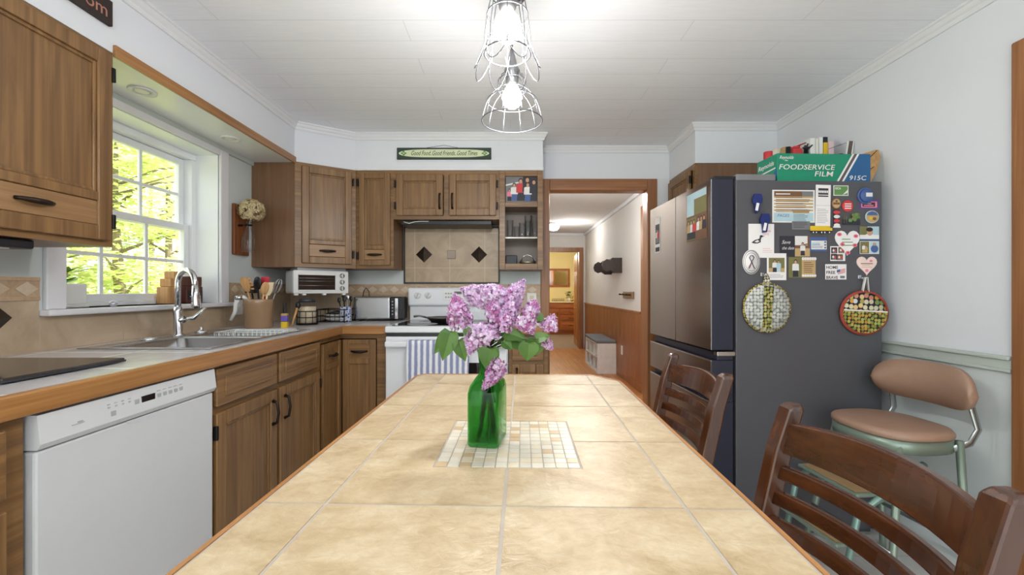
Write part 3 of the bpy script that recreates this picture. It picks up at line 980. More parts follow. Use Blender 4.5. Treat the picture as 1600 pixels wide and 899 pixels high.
def tumbler(name, label, x, y, z, r, h, group, handle=False):
    o = thing(name, label, 'glass', (x, y, z), 0, group)
    MB().lathe([(r * .8, 0), (r * .86, .004), (r, h), (r * .93, h), (r * .78, .012), (.001, .01)], 20).build('glass_body', CLEAR, o)
    return o
gz = 1.5372
for x, y, r, h, lb in ((-.005, 3.07, .026, .13, 'slim drinking glass at left end of the open shelf'), (.045, 3.10, .024, .09, 'short clear glass second from left on open shelf'),
                       (.085, 3.06, .025, .11, 'medium clear glass in middle of the open shelf'), (.125, 3.1, .024, .135, 'clear glass behind the tall pitchers on open shelf')):
    tumbler('drinking_glass', lb, x, y, gz, r, h, 'glasses on the open shelf')
for x, y, lb in ((.127, 3.055, 'tall wide clear glass left of the rightmost one'), (.178, 3.07, 'tall wide clear glass at right end of open shelf')):
    tumbler('tall_glass', lb, x, y, gz, .027, .165, 'glasses on the open shelf')
tag(MB().box(-.038, .048, 3.03, 3.12, ZU + .012, ZU + .10, .006).build('storage_box', flat('black_box', (30, 32, 44), .5)), 'small black box at bottom of the open shelf', 'box')
o = tag(MB().lathe([(.03, 0), (.034, .004), (.06, .03), (.062, .045), (.058, .045), (.054, .03), (.001, .008)], 24).build('metal_bowl', flat('old_silver', (150, 144, 128), .3, .8), loc=(.125, 3.08, ZU + .012)), 'small silver metal bowl at bottom of the open shelf', 'bowl')
MB().tube([(-.05, 0, .045), (-.03, 0, .085), (0, 0, .095), (.03, 0, .085), (.05, 0, .045)], .003, 6).build('bowl_handle', STEEL, o)

# cabinet over and behind the refrigerator
o = thing('wall_cabinet', 'oak wall cabinet on the right behind the refrigerator top', 'cabinet', (1.2505, YB - .002, 0), R(-90))
wq = YB - .002 - 2.825
MB().box(0, wq, .02, XR - 1.2505 - .002, 1.45, ZS - .002).build('cabinet_body', CABP, o)
face_frame(o, 0, wq, 1.45, ZS - .002)
panel_door(o, .02, wq - .05, 1.47, ZS - .03, hinge=wq - .04)

# ---------------------------------------------------------------- base cabinets
BXF, BYF = -1.09, 2.66
ZT = .873
def false_drawer(root, x0, x1, z0, z1, name='drawer_front', pull=False, y=-.02):
    b = MB(); st = .04
    b.box(x0, x1, y, 0, z0, z1, .005)
    d = b.build(name, CABX, root)
    p = MB().box(x0 + st, x1 - st, y - .002, y + .004, z0 + st * .8, z1 - st * .8)
    for a in ((x0 + st, x0 + st + .012, z0 + st * .8, z1 - st * .8), (x1 - st - .012, x1 - st, z0 + st * .8, z1 - st * .8), (x0 + st + .012, x1 - st - .012, z0 + st * .8, z0 + st * .8 + .012), (x0 + st + .012, x1 - st - .012, z1 - st * .8 - .012, z1 - st * .8)):
        p.box(a[0], a[1], y - .005, y, a[2], a[3], .002)
    p.build('drawer_panel', CABX, d)
    if pull: hpull(MB(), (x0 + x1) / 2, (z0 + z1) / 2, .1, y).build('drawer_pull', BRONZE, d)
    return d
DEP = BXF - XL - .002
o = thing('base_cabinet', 'oak base cabinet left of the dishwasher at picture edge', 'cabinet', (BXF, .3, 0), R(90))
wq = .93 - .3
carcass(o, 0, wq, DEP, .1, ZT, top=False); face_frame(o, 0, wq, .1, ZT, cuts=(.69,))
false_drawer(o, .03, wq - .045, .705, ZT - .02, pull=True)
panel_door(o, .03, wq - .045, .125, .68, pull=(.08, .6))
MB().box(0, wq, .06, .08, 0, .1).build('toe_kick', BLACK, o)
o = thing('base_cabinet', 'oak two door sink base cabinet right of the dishwasher', 'cabinet', (BXF, 1.512, 0), R(90))
wq = 2.365 - 1.512
carcass(o, 0, wq, DEP, .1, ZT, top=False); face_frame(o, 0, wq, .1, ZT, cuts=(.708,), mid=(wq / 2 - .018,))
c = wq / 2 - .018
false_drawer(o, .006, c - .012, .722, ZT - .012); false_drawer(o, c + .012, wq - .03, .722, ZT - .012)
panel_door(o, .006, c - .012, .12, .698, pull=(c - .05, .6), hinge=.004)
panel_door(o, c + .012, wq - .03, .12, .698, pull=(c + .05, .6), hinge=wq - .024)
MB().box(0, wq, .06, .08, 0, .1).build('toe_kick', BLACK, o)
# corner base with a folding corner door
o = thing('corner_base_cabinet', 'oak corner base cabinet with folding door left of range', 'cabinet', (0, 0, 0))
b = MB()
b.box(XL + .002, XL + .02, 2.368, YB - .002, .1, ZT).box(XL + .02, -.79, YB - .02, YB - .002, .1, ZT).box(-.806, -.79, BYF + .02, YB - .02, .1, ZT).box(XL + .02, BXF - .02, 2.368, 2.384, .1, ZT).box(XL + .02, BXF - .02, 2.384, YB - .02, .1, .12).box(BXF - .02, -.806, BYF + .02, YB - .02, .1, .12)
b.build('cabinet_body', CABP, o)
b = MB()
b.box(BXF - .02, BXF, 2.368, 2.38, .1, ZT).box(-.855, -.79, BYF, BYF + .02, .1, ZT).box(BXF - .02, BXF, 2.3801, BYF, ZT - .03, ZT).box(BXF, -.855, BYF, BYF + .02, ZT - .03, ZT)
b.build('face_frame', CABX, o)
def sub_empty(name, root, loc, rz):
    e = bpy.data.objects.new(name, None); COL.objects.link(e); e.parent = root; e.location = loc; e.rotation_euler = (0, 0, rz); return e
def corner_leaf(x0, x1, M):
    st = .042; z0, z1 = .12, ZT - .035
    b = MB(); y = -.018
    for a in ((x0, x0 + st, z0, z1), (x1 - st, x1, z0, z1), (x0 + st, x1 - st, z0, z0 + st), (x0 + st, x1 - st, z1 - .03, z1), (x0 + st, x1 - st, z1 - .155, z1 - .12)):
        b.box(a[0], a[1], y, 0, a[2], a[3], .003, M=M)
    d = b.build('folding_door', CABW, o)
    MB().box(x0 + st - .001, x1 - st + .001, y + .01, 0, z0 + st - .001, z1 - .154, M=M).build('door_panel', CABW, d)
    MB().box(x0 + st - .001, x1 - st + .001, y + .004, 0, z1 - .121, z1 - .029, .003, M=M).build('pull_panel', CABX, d)
    p = MB(); q = MB(); hpull(q, (x0 + x1) / 2, z1 - .075, .1, y + .004)
    p.add(q.v, q.f, 0, True, M)
    p.build('door_pull', BLACKM, d)
corner_leaf(.012, BYF - 2.368 - .02, Matrix.Translation((BXF, 2.368, 0)) @ Matrix.Rotation(R(90), 4, 'Z'))
corner_leaf(.02, .232, Matrix.Translation((BXF, BYF, 0)))
# small base cabinet right of the range
o = thing('base_cabinet', 'small oak base cabinet between range and hall doorway', 'cabinet', (-.012, BYF, 0))
wq = .252
carcass(o, 0, wq, YB - BYF - .002, .1, ZT, top=False); face_frame(o, 0, wq, .1, ZT, cuts=(.69,))
false_drawer(o, .02, wq - .03, .702, ZT - .02, pull=True)
panel_door(o, .02, wq - .03, .125, .68, pull=(.05, .6))
MB().box(0, wq, .06, .08, 0, .1).build('toe_kick', BLACK, o)

# ---------------------------------------------------------------- worktops (cut out for the sink)
ZK = .925
CE = -1.06
SKX0, SKX1, SKY0, SKY1 = -1.645, -1.135, 1.575, 2.36
o = thing('worktop', 'L shaped beige tiled worktop with thick oak edge along the left', 'worktop', (0, 0, ZK))
b = MB()
i_ = .012
for x0, x1, y0, y1 in ((XL + .001, CE - .02, -.2, SKY0 + i_), (XL + .001, SKX0 + i_, SKY0 + i_, SKY1 - i_), (SKX1 - i_, CE - .02, SKY0 + i_, SKY1 - i_), (XL + .001, CE - .02, SKY1 - i_, YB - .001), (CE - .02, -.787, 2.64, YB - .001)):
    b.box(x0, x1, y0, y1, -.05, 0)
b.build('tile_top', CTOP, o)
MB().box(CE - .02, CE, -.2, 2.62, -.052, .002, .005).build('wood_edge', EDGY, o)
MB().box(CE - .02, -.787, 2.62, 2.64, -.052, .002, .005).build('wood_edge', EDGX, o)
o = thing('worktop', 'short beige tiled worktop between range and hall doorway', 'worktop', (0, 0, ZK))
MB().box(-.012, .236, 2.64, YB - .001, -.05, 0).build('tile_top', CTOP, o)
MB().box(-.012, .24, 2.62, 2.64, -.052, .002, .005).build('wood_edge', EDGX, o)

# ---------------------------------------------------------------- backsplash
ZSP = 1.198
b = MB()
b.box(XL, XL + .008, -.2, WY0 - .0875, ZK + .0005, ZSP).box(XL, XL + .008, WY0 - .0875, WY1 + .0875, ZK + .0005, WZ0 - .025).box(XL, XL + .008, WY1 + .0875, YB, ZK + .0005, ZSP)
struct(b, 'wall_left_backsplash', SPLASHL)
b = MB()
b.box(XL + .008, -.0, YB - .008, YB, ZK + .0005, ZSP).box(0, .233, YB - .008, YB, ZK + .0005, ZSP)
struct(b, 'wall_back_backsplash', SPLASHB)
def border(name, p0, u, L):
    """relief strip of diamonds; u runs along the wall"""
    b = MB()
    M = frame(p0, u, (0, 0, 1))
    h = .085
    b.box(0, L, 0, h, 0, .003, M=M)
    b.box(0, L, h - .014, h, .003, .006, .002, M=M).box(0, L, 0, .014, .003, .006, .002, M=M)
    n = max(1, int(L / .085))
    for k in range(n):
        c = (k + .5) * L / n
        b.prism([(c - .036, h / 2), (c, .016), (c + .036, h / 2), (c, h - .016)], .003, .0055, 1, M)
    struct(b, name, [SPLB, SPLD])
border('wall_left_border', (XL + .0081, -.2, ZSP - .085), (0, 1, 0), WY0 - .0875 + .2)
border('wall_left_border_far', (XL + .0081, WY1 + .088, ZSP - .085), (0, 1, 0), YB - .01 - WY1 - .088)
border('wall_back_border', (XL + .009, YB - .0081, ZSP - .085), (1, 0, 0), 1.72)
border('wall_back_border_right', (-.02, YB - .0081, ZSP - .085), (1, 0, 0), .253)
o = tag(MB().add([(0, -.06, 0), (0, 0, -.06), (0, .06, 0), (0, 0, .06), (.016, 0, 0)], [(0, 1, 4), (1, 2, 4), (2, 3, 4), (3, 0, 4), (3, 2, 1, 0)]).build('accent_tile', DBRONZE, loc=(XL + .0085, 1.385, 1.055)), 'dark bronze diamond tile on the left backsplash', 'tile', 'bronze accent tiles')
# framed tile panel behind the range
o = thing('range_tile_panel', 'framed beige tile panel with bronze accents behind the range', 'tile panel', (-.838, YB - .009, 1.203))
PW, PH = .752, .447
MB().box(0, PW, -.006, .0085, 0, PH).build('tile_field', PANELT, o)
b = MB(); t_ = .011
b.box(0, PW, -.014, -.006, 0, t_, .002).box(0, PW, -.014, -.006, PH - t_, PH, .002).box(0, t_, -.014, -.006, t_, PH - t_, .002).box(PW - t_, PW, -.014, -.006, t_, PH - t_, .002)
b.build('panel_frame', BLACK, o)
for cx in (.158, .589):
    b = MB(); r_ = .064; cz = .228
    b.add([(cx - r_, -.0065, cz), (cx, -.0065, cz - r_), (cx + r_, -.0065, cz), (cx, -.0065, cz + r_), (cx, -.026, cz)], [(0, 1, 4), (1, 2, 4), (2, 3, 4), (3, 0, 4)])
    b.build('diamond_tile', DBRONZE, o)
MB().box(.373 - .033, .373 + .033, -.012, -.006, .228 - .033, .228 + .033, .004).build('square_tile', PEWTER, o)

# ---------------------------------------------------------------- sink and faucet
o = thing('kitchen_sink', 'double bowl stainless sink set in the worktop under window', 'sink', (0, 0, ZK))
b = MB(); z1 = .006
YM = 1.985
R1 = (SKX0 + .085, SKX1 - .03, SKY0 + .03, YM - .012); R2 = (SKX0 + .085, SKX1 - .03, YM + .012, SKY1 - .03)
b.box(SKX0, SKX0 + .085, SKY0, SKY1, .0, z1, .002).box(SKX1 - .03, SKX1, SKY0, SKY1, 0, z1, .002)
b.box(SKX0 + .085, SKX1 - .03, SKY0, SKY0 + .03, 0, z1, .002).box(SKX0 + .085, SKX1 - .03, SKY1 - .03, SKY1, 0, z1, .002).box(SKX0 + .085, SKX1 - .03, YM - .012, YM + .012, 0, z1, .002)
b.build('sink_rim', STEEL, o)
for x0, x1, y0, y1 in (R1, R2):
    b = MB(); dz = -.15; k = .03
    def rr_(x0, x1, y0, y1, r, z):
        p = []
        for cx, cy, a0 in ((x1 - r, y1 - r, 0), (x0 + r, y1 - r, 90), (x0 + r, y0 + r, 180), (x1 - r, y0 + r, 270)):
            for j in range(5):
                a = R(a0 + j * 22.5); p.append((cx + r * math.cos(a), cy + r * math.sin(a), z))
        return p
    rings = [rr_(x0, x1, y0, y1, .012, .004), rr_(x0 + .004, x1 - .004, y0 + .004, y1 - .004, .035, -.005), rr_(x0 + .012, x1 - .012, y0 + .012, y1 - .012, .05, dz + .03), rr_(x0 + .04, x1 - .04, y0 + .04, y1 - .04, .05, dz)]
    vs = [v for r_ in rings for v in r_]; n = 20
    fs = [(i * n + (j + 1) % n, i * n + j, (i + 1) * n + j, (i + 1) * n + (j + 1) % n) for i in range(3) for j in range(n)] + [tuple(3 * n + j for j in range(n))]
    b.add(vs, fs, 0, True)
    b.lathe([(.04, dz + .002), (.036, dz + .006), (.001, dz + .003)], 16, ((x0 + x1) / 2, (y0 + y1) / 2, 0))
    b.build('sink_basin', STEEL, o)
FXX, FYY = -1.60, 2.0
o = thing('kitchen_faucet', 'chrome pull-down gooseneck faucet behind the sink', 'faucet', (FXX, FYY, ZK + .006), R(-30))
MB().lathe([(.026, 0), (.026, .006), (.02, .012), (.018, .12), (.015, .14)], 20).build('faucet_base', CHROME, o)
pts = [(0, 0, .12)]
for k in range(0, 13):
    a = PI - PI * k / 12 * 1.08
    pts.append((.062 + .062 * math.cos(a), -.0 + .02 * (1 - math.cos(PI * k / 12)) * .5, .25 + .066 * math.sin(a)))
MB().tube(pts, .0125, 12).build('gooseneck_spout', CHROME, o)
e = Vector(pts[-1])
MB().tube([e + Vector((0, 0, .008)), e + Vector((.003, .001, -.03)), e + Vector((.008, .002, -.085)), e + Vector((.009, .002, -.1))], [.014, .016, .021, .017], 14).build('spray_head', CHROME, o)
MB().tube([(.012, .01, .075), (.05, .045, .085), (.075, .085, .135)], [.012, .009, .006], 10, flat_=1.3).tube([(.0, .0, .075), (.025, .016, .08)], .016, 12).build('faucet_lever', CHROME, o)
o = thing('soap_pump', 'low chrome sink cap left of the faucet', 'sink cap', (-1.60, 1.84, ZK + .006))
MB().lathe([(.03, 0), (.03, .006), (.022, .01), (.001, .012)], 18).build('cap_body', CHROME, o)
o = thing('sink_stopper', 'chrome stopper lying on sink ledge right of the faucet', 'stopper', (-1.60, 2.15, ZK + .006))
MB().lathe([(.026, 0), (.028, .008), (.012, .012), (.006, .02), (.009, .028), (.001, .03)], 16).build('stopper_body', CHROME, o)
# white dish rack standing in the far basin
o = thing('dish_rack', 'white wire dish rack hanging in the far sink basin', 'dish rack', (0, 0, ZK))
x0, x1, y0, y1 = R2[0] + .03, R2[1] - .025, R2[2] + .15, R2[3] - .02
b = MB()
for z in (.008, -.05): b.tube([(x0, y0, z), (x1, y0, z), (x1, y1, z), (x0, y1, z)], .0028, 6, True)
for k in range(13):
    y = y0 + (y1 - y0) * k / 12
    b.tube([(x0, y, .008), (x0 + .008, y, -.05), (x1 - .008, y, -.05), (x1, y, .008)], .0018, 6)
for k in range(15):
    x = x0 + (x1 - x0) * k / 14
    b.tube([(x, y1, .008), (x, y1 - .006, -.05), (x, y0 + .006, -.05), (x, y0, .008)], .0018, 6)
b.build('rack_wire', WHITEP, o)

# ---------------------------------------------------------------- dishwasher
DY0, DY1 = .94, 1.503
o = thing('dishwasher', 'white dishwasher under the left worktop', 'dishwasher', (-1.075, DY0, 0), R(90))
wq = DY1 - DY0
MB().box(.004, wq - .004, .035, .58, .1, .868).box(.004, wq - .004, .09, .58, 0, .1).build('dishwasher_body', WHITED, o)
MB().box(0, wq, 0, .034, .105, .783, .006).build('dishwasher_door', WHITED, o)
pn = MB()
sec = [(0.034, .787), (-.004, .787), (-.012, .80), (-.004, .866), (.034, .868)]
M = Matrix(((0, 0, 1, 0), (1, 0, 0, 0), (0, 1, 0, 0), (0, 0, 0, 1)))
pn.prism(sec, 0, wq, M=M)
cp = pn.build('control_panel', WHITED, o)
def onp(x, z): return (x, -.012 + (z - .80) / .066 * .008, z)
def pbox(b, x, z, w, h, t=.0015, mi=0):
    c = onp(x, z); b.box(x - w / 2, x + w / 2, c[1] - t, c[1] + .002, z - h / 2, z + h / 2, .0005, mi)
b = MB(); pbox(b, .285, .834, .045, .018); b.build('display', DGLASS, cp)
for k in range(4):
    for zz, w_, h_, nm in ((.838, .006, .004, 'indicator'), (.846, .008, .002, 'caption')):
        b = MB(); pbox(b, .165 + k * .02, zz, w_, h_); b.build(nm, GREYP, cp)
for k in range(5):
    for zz, w_, h_, nm in ((.832, .013, .011, 'button'), (.846, .012, .002, 'caption')):
        b = MB(); pbox(b, .322 + k * .021, zz, w_, h_); b.build(nm, GREYP, cp)
for x, z, w_ in ((.175, .82, .014), (.247, .832, .014)):
    b = MB(); pbox(b, x, z, w_, .013); b.build('button', GREYP, cp)
b = MB(); pbox(b, .085, .822, .03, .0015); pbox(b, .09, .826, .012, .003); b.build('logo', GREYP, cp)
sc = MB(); 
prof = [(-.06, 0), (.06, 0), (.045, -.01), (.02, -.016), (-.02, -.016), (-.045, -.01)]
sc.prism([(.28 + x, .783 + z) for x, z in prof], -.0012, .002, M=Matrix(((1, 0, 0, 0), (0, 0, 1, 0), (0, 1, 0, 0), (0, 0, 0, 1))))
sc.build('handle_scoop', flat('scoop_shadow_grey', (206, 208, 212), .4), o)
b = MB().box(.365, .386, -.002, .002, .225, .252, .001); b.box(.37, .381, -.003, -.001, .232, .245, 0, 1); b.build('badge', [INK, GREYP], o)
# ---------------------------------------------------------------- range
o = thing('kitchen_range', 'white electric range with black glass top and hanging towel', 'range', (-.783, 2.585, 0))
RW = .766
MB().box(0, RW, .035, .69, .06, .905, .003).box(.03, RW - .03, .08, .69, 0, .06).build('range_body', WHITEA, o)
MB().box(-.001, RW + .001, 0, .60, .885, .926, .008).build('cooktop_rim', WHITEA, o)
b = MB().box(.03, RW - .03, .05, .585, .926, .9285)
for x, y, r in ((.2, .17, .1), (.56, .17, .08), (.2, .43, .08), (.56, .43, .1)):
    b.lathe([(r, .9286), (r - .003, .9288)], 32, (x, y, 0), 1)
b.build('glass_cooktop', [DGLASS, GREYP], o)
dd = MB().box(.004, RW - .004, 0, .034, .27, .862, .008).build('oven_door', WHITEA, o)
MB().box(.16, RW - .11, -.0015, .003, .36, .70, .002).build('oven_window', DGLASS, dd)
b = MB().box(.01, RW - .01, -.045, -.02, .80, .838, .01)
b.box(.03, .06, -.03, .002, .805, .833, .004).box(RW - .06, RW - .03, -.03, .002, .805, .833, .004)
b.build('oven_handle', WHITEA, dd)
MB().box(.004, RW - .004, .002, .034, .075, .262, .008).build('storage_drawer', WHITEA, o)
MB().box(.006, RW - .006, .012, .03, .863, .884).build('vent_gap', BLACK, o)
MB().box(.01, RW - .01, .605, .69, .905, 1.04, .004).build('back_riser', WHITEA, o)
bp = MB().box(0, RW, .575, .69, 1.03, 1.172, .016).build('backguard', WHITEA, o)
for x in (.075, .155, RW - .155, RW - .075):
    k = MB().lathe([(.0, 0), (.024, 0), (.024, -.006), (.02, -.012), (.001, -.012)], 22, M=Matrix.Translation((x, .574, 1.112)) @ Matrix.Rotation(R(-90), 4, 'X')).build('control_knob', WHITEP, bp)
    MB().box(x - .005, x + .005, .548, .565, 1.092, 1.132, .003, M=Matrix.Translation((x, 0, 1.112)) @ Matrix.Rotation(R(25), 4, 'Y') @ Matrix.Translation((-x, 0, -1.112))).build('knob_grip', flat('knob_grey', (200, 202, 206), .4), k)
b = MB().box(.27, .5, .5725, .576, 1.075, 1.15, .002)
b.box(.355, .41, .571, .573, 1.122, 1.142, 0, 1)
for r in range(2):
    for c in range(3): b.box(.285 + c * .02, .298 + c * .02, .5715, .573, 1.092 + r * .028, 1.104 + r * .028, 0, 2)
    for c in range(3): b.box(.43 + c * .02, .443 + c * .02, .5715, .573, 1.092 + r * .028, 1.104 + r * .028, 0, 2)
b.build('clock_panel', [WHITEP, DGLASS, GREYP], bp)
# towel over the oven handle
TOW = stripe_mat('towel_stripes', 'X', (136, 144, 176), (196, 200, 214), (232, 232, 236), .036)
b = MB()
tx0, tx1 = -.632, -.262
nx, nz = 40, 14
def tow(i, j, back):
    u = i / nx; x = tx0 + (tx1 - tx0) * u
    z = .843 - .44 * j / nz
    wv = .006 * math.sin(u * 31) * (.3 + .7 * j / nz) + .003 * math.sin(u * 70 + j * .3)
    return (x + .01 * math.sin(j * .4) * (u - .5), (2.585 - .052 - abs(wv) - .001 * j) if not back else 2.585 - .0155, z)
vs = [tow(i, j, False) for j in range(nz + 1) for i in range(nx + 1)]
fs = [(j * (nx + 1) + i, j * (nx + 1) + i + 1, (j + 1) * (nx + 1) + i + 1, (j + 1) * (nx + 1) + i) for j in range(nz) for i in range(nx)]
b.add(vs, fs, 0, True)
n0 = len(vs)
vs2 = [tow(i, j, True) for j in range(8) for i in range(nx + 1)]
b.add(vs2, [(j * (nx + 1) + i + 1, j * (nx + 1) + i, (j + 1) * (nx + 1) + i, (j + 1) * (nx + 1) + i + 1) for j in range(7) for i in range(nx)], 0, True)
b.f += [(i + 1, i, n0 + i, n0 + i + 1) for i in range(nx)]; b.m += [0] * nx; b.sm += [True] * nx
o = b.build('dish_towel', TOW)
md = o.modifiers.new('thick', 'SOLIDIFY'); md.thickness = .003; md.offset = 0
tag(o, 'white dish towel with blue grey stripes on the oven handle', 'towel')
o = thing('skillet', 'shallow grey pan standing on the black cooktop', 'pan', (-.49, 2.93, .929))
MB().lathe([(.001, 0), (.07, 0), (.105, .034), (.108, .034), (.102, .028), (.068, .004), (.001, .004)], 28).build('pan_body', flat('pan_grey', (120, 116, 110), .35, .7), o)
MB().tube([(-.1, 0, .03), (-.15, -.01, .042), (-.19, -.015, .038)], [.007, .006, .008], 8).build('pan_handle', flat('pan_handle_grey', (130, 126, 120), .35, .7), o)

# ---------------------------------------------------------------- things on the worktops
o = thing('toaster_oven', 'white toaster oven hung under the diagonal corner cabinet', 'toaster oven', (-1.445, 2.765, 1.128), R(42))
TW, TH, TD = .365, .158, .2
MB().box(0, TW, .012, TD, 0, TH, .012).build('oven_body', WHITEA, o)
MB().box(0, TW, -.004, .014, 0, TH, .006).build('front_panel', WHITEP, o)
dr = MB().box(.028, TW - .095, -.008, -.002, .022, TH - .03, .004).build('glass_door', DGLASS, o)
MB().box(.03, TW - .098, -.014, -.006, TH - .032, TH - .012, .004).box(.03, TW - .098, -.011, -.005, .018, .026, .002).build('door_handle', WHITEP, dr)
b = MB()
for z in (.055, .085, .105): b.tube([(.034, -.0085, z), (TW - .1, -.0085, z)], .0014, 6)
b.build('oven_rack', STEEL, dr)
for k in range(3):
    kk = MB().lathe([(.0, 0), (.017, 0), (.016, -.01), (.001, -.011)], 18, M=Matrix.Translation((TW - .048, -.004, TH - .032 - k * .045)) @ Matrix.Rotation(R(-90), 4, 'X')).build('control_knob', flat('knob_silver', (150, 152, 154), .35, .5), o)
    MB().box(TW - .051, TW - .045, -.021, -.012, TH - .045 - k * .045, TH - .019 - k * .045, .001).build('knob_grip', WHITEP, kk)
for x in (.02, .07, .2, TW - .03):
    MB().box(x - .012, x + .012, .0, .03, -.012, .001, .003).build('foot', WHITEP, o)
MB().box(.03, TW - .01, .02, TD, TH, 1.306 - 1.128, .002).build('mount_bracket', GREYP, o)

o = thing('toaster', 'long stainless steel toaster with black control end by range', 'toaster', (-1.148, 3.05, ZK))
MB().box(0, .262, 0, .16, .012, .176, .012).build('toaster_body', STEEL, o)
MB().box(.262, .35, .002, .158, .012, .178, .008).build('end_cap', BLACK, o)
MB().box(-.006, .004, .004, .156, .012, .176, .005).build('end_cap', BLACK, o)
MB().box(.298, .322, -.003, .006, .016, .168, .003).build('chrome_stripe', CHROME, o)
for k in range(5): MB().lathe([(.0, 0), (.006, 0), (.005, -.004), (.0005, -.004)], 10, M=Matrix.Translation((.28, .002, .05 + k * .023)) @ Matrix.Rotation(R(-90), 4, 'X')).build('button', GREYP, o)
b = MB().box(.03, .245, .03, .06, .1755, .1775, .001).box(.03, .245, .1, .13, .1755, .1775, .001); b.build('bread_slot', BLACK, o)
MB().box(.1, .15, -.0008, .001, .022, .027).build('logo', GREYP, o)
for x in (.02, .32): MB().box(x - .012, x + .012, .02, .14, 0, .0125).build('foot', BLACK, o)

# utensil crock
CRX, CRY = -1.507, 2.49
o = thing('utensil_crock', 'tan glazed stoneware crock full of kitchen utensils', 'crock', (CRX, CRY, ZK))
MB().lathe([(.07, 0), (.076, .006), (.077, .15), (.079, .168), (.075, .174), (.07, .168), (.068, .02), (.001, .014)], 32).build('crock_body', flat('stoneware_tan', (156, 124, 94), .25, coat=.4, nscale=5), o)
def utensil(name, label, kind, foot, top, col, head):
    o = thing(name, label, kind, (CRX + foot[0], CRY + foot[1], ZK + .018), 0, 'utensils in the crock')
    t = Vector(top) - Vector((foot[0], foot[1], 0))
    MB().tube([(0, 0, 0), t * .5, t], [.006, .006, .005], 8).build('handle', col, o)
    b = MB(); d = t.normalized()
    head(b, t, d); b.build('head', col, o)
    return o
def h_fork(b, t, d):
    b.prism([(-.012, 0), (.012, 0), (.03, .04), (.03, .07), (.02, .085), (-.02, .085), (-.03, .07), (-.03, .04)], -.004, .004, M=frame(t, (1, -.2, 0), d))
    for k in range(4): b.box(.028, .047, .012 + k * .02, .022 + k * .02, -.004, .004, .002, M=frame(t, (1, -.2, 0), d))
def h_spoon(b, t, d): b.ell((0, .035, 0), .026, .04, .008, 14, 8, M=frame(t, (1, -.1, 0), d))
def h_spat(b, t, d): b.prism([(-.018, 0), (.018, 0), (.03, .02), (.03, .08), (-.03, .085), (-.03, .02)], -.003, .003, M=frame(t, (1, -.3, .1), d))
def h_whisk(b, t, d):
    M = frame(t, (1, -.2, 0), d)
    for k in range(4):
        a = PI * k / 4
        b.tube([(.022 * math.sin(PI * j / 10) * math.cos(a) * (1 if j < 6 else 1), .09 * j / 10 if False else .045 - .045 * math.cos(PI * j / 10), .022 * math.sin(PI * j / 10) * math.sin(a)) for j in range(11)], .0013, 6, M=M)
        b.tube([(-.022 * math.sin(PI * j / 10) * math.cos(a), .045 - .045 * math.cos(PI * j / 10), -.022 * math.sin(PI * j / 10) * math.sin(a)) for j in range(11)], .0013, 6, M=M)
REDP = flat('red_silicone', (196, 40, 62), .4); CREAM = flat('cream_plastic', (226, 206, 170), .5)
utensil('pasta_fork', 'wooden pasta fork leaning left in the crock', 'utensil', (.0, -.02, 0), (-.035, -.05, .2), SPOONW, h_fork)
utensil('ladle', 'black slotted ladle standing in middle of the crock', 'utensil', (.0, .01, 0), (.0, -.01, .215), BLACK, h_spoon)
utensil('spatula', 'red spatula standing in the crock behind wooden spoons', 'utensil', (.02, .01, 0), (.035, .0, .205), REDP, h_spat)
utensil('wooden_spoon', 'pale wooden spoon leaning right in the crock', 'utensil', (.01, -.02, 0), (.052, -.04, .185), SPOONW, h_spoon)
utensil('rubber_scraper', 'cream scraper at right side of the crock', 'utensil', (.02, -.01, 0), (.07, -.035, .175), CREAM, h_spat)
utensil('whisk', 'silver wire whisk at right back of the crock', 'utensil', (.02, .02, 0), (.08, .03, .19), STEEL, h_whisk)
utensil('meat_tenderizer', 'black headed tool at left back of the crock', 'utensil', (-.02, .02, 0), (-.06, .03, .19), BLACK, lambda b, t, d: b.box(-.035, .03, .0, .05, -.02, .02, .006, M=frame(t, (1, -.2, 0), d)))
o = thing('can_opener', 'white curved handled tool hanging over left of the crock', 'utensil', (CRX - .095, CRY - .05, ZK + .0))
MB().tube([(.05, .02, .17), (.03, .012, .185), (.005, 0, .18), (-.005, -.005, .15), (-.01, -.006, .1), (-.035, -.008, .05)], [.008, .012, .018, .012, .011, .008], 10).build('handle', WHITEP, o)
MB().lathe([(.001, -.012), (.02, -.012), (.022, 0), (.02, .012), (.001, .012)], 16, (.008, 0, .182)).build('head', STEEL, o)
# small bottle with knife, jar of oats in wire holder
o = thing('paring_knife_stand', 'small purple and yellow box holding a black handled knife', 'knife box', (-1.375, 2.53, ZK))
MB().box(-.018, .018, -.012, .012, 0, .035, .003, 0).box(-.018, .018, -.012, .012, .0351, .07, .003, 1).box(-.018, .018, -.012, .012, .0701, .085, .003, 2).build('box_body', [P_YEL, flat('print_purple', (110, 90, 180), .5), P_TAN], o)
MB().box(-.008, .008, -.007, .007, .084, .15, .004).build('knife_handle', BLACK, o)
o = thing('pastry_brush', 'wooden handled brush leaning behind the knife box', 'brush', (-1.36, 2.58, ZK))
MB().tube([(0, 0, .0), (.02, .03, .115)], [.006, .008], 8).build('brush_handle', SPOONW, o)
MB().ell((.023, .035, .13), .016, .014, .022).build('brush_head', BLACK, o)
JX, JY = -1.33, 2.72
o = thing('oat_jar', 'glass jar of oats with dark lid in a wire holder', 'jar', (JX, JY, ZK))
MB().lathe([(.052, .012), (.056, .018), (.056, .13), (.05, .145), (.046, .15)], 28).build('jar_glass', CLEAR, o)
MB().lathe([(.001, .014), (.051, .015), (.052, .118), (.001, .12)], 28).build('oats', flat('oats', (212, 194, 166), .9, var=.15, nscale=120), o)
MB().lathe([(.001, .172), (.05, .17), (.052, .15), (.048, .148)], 28).build('jar_lid', flat('lid_dark', (56, 58, 66), .3, .3), o)
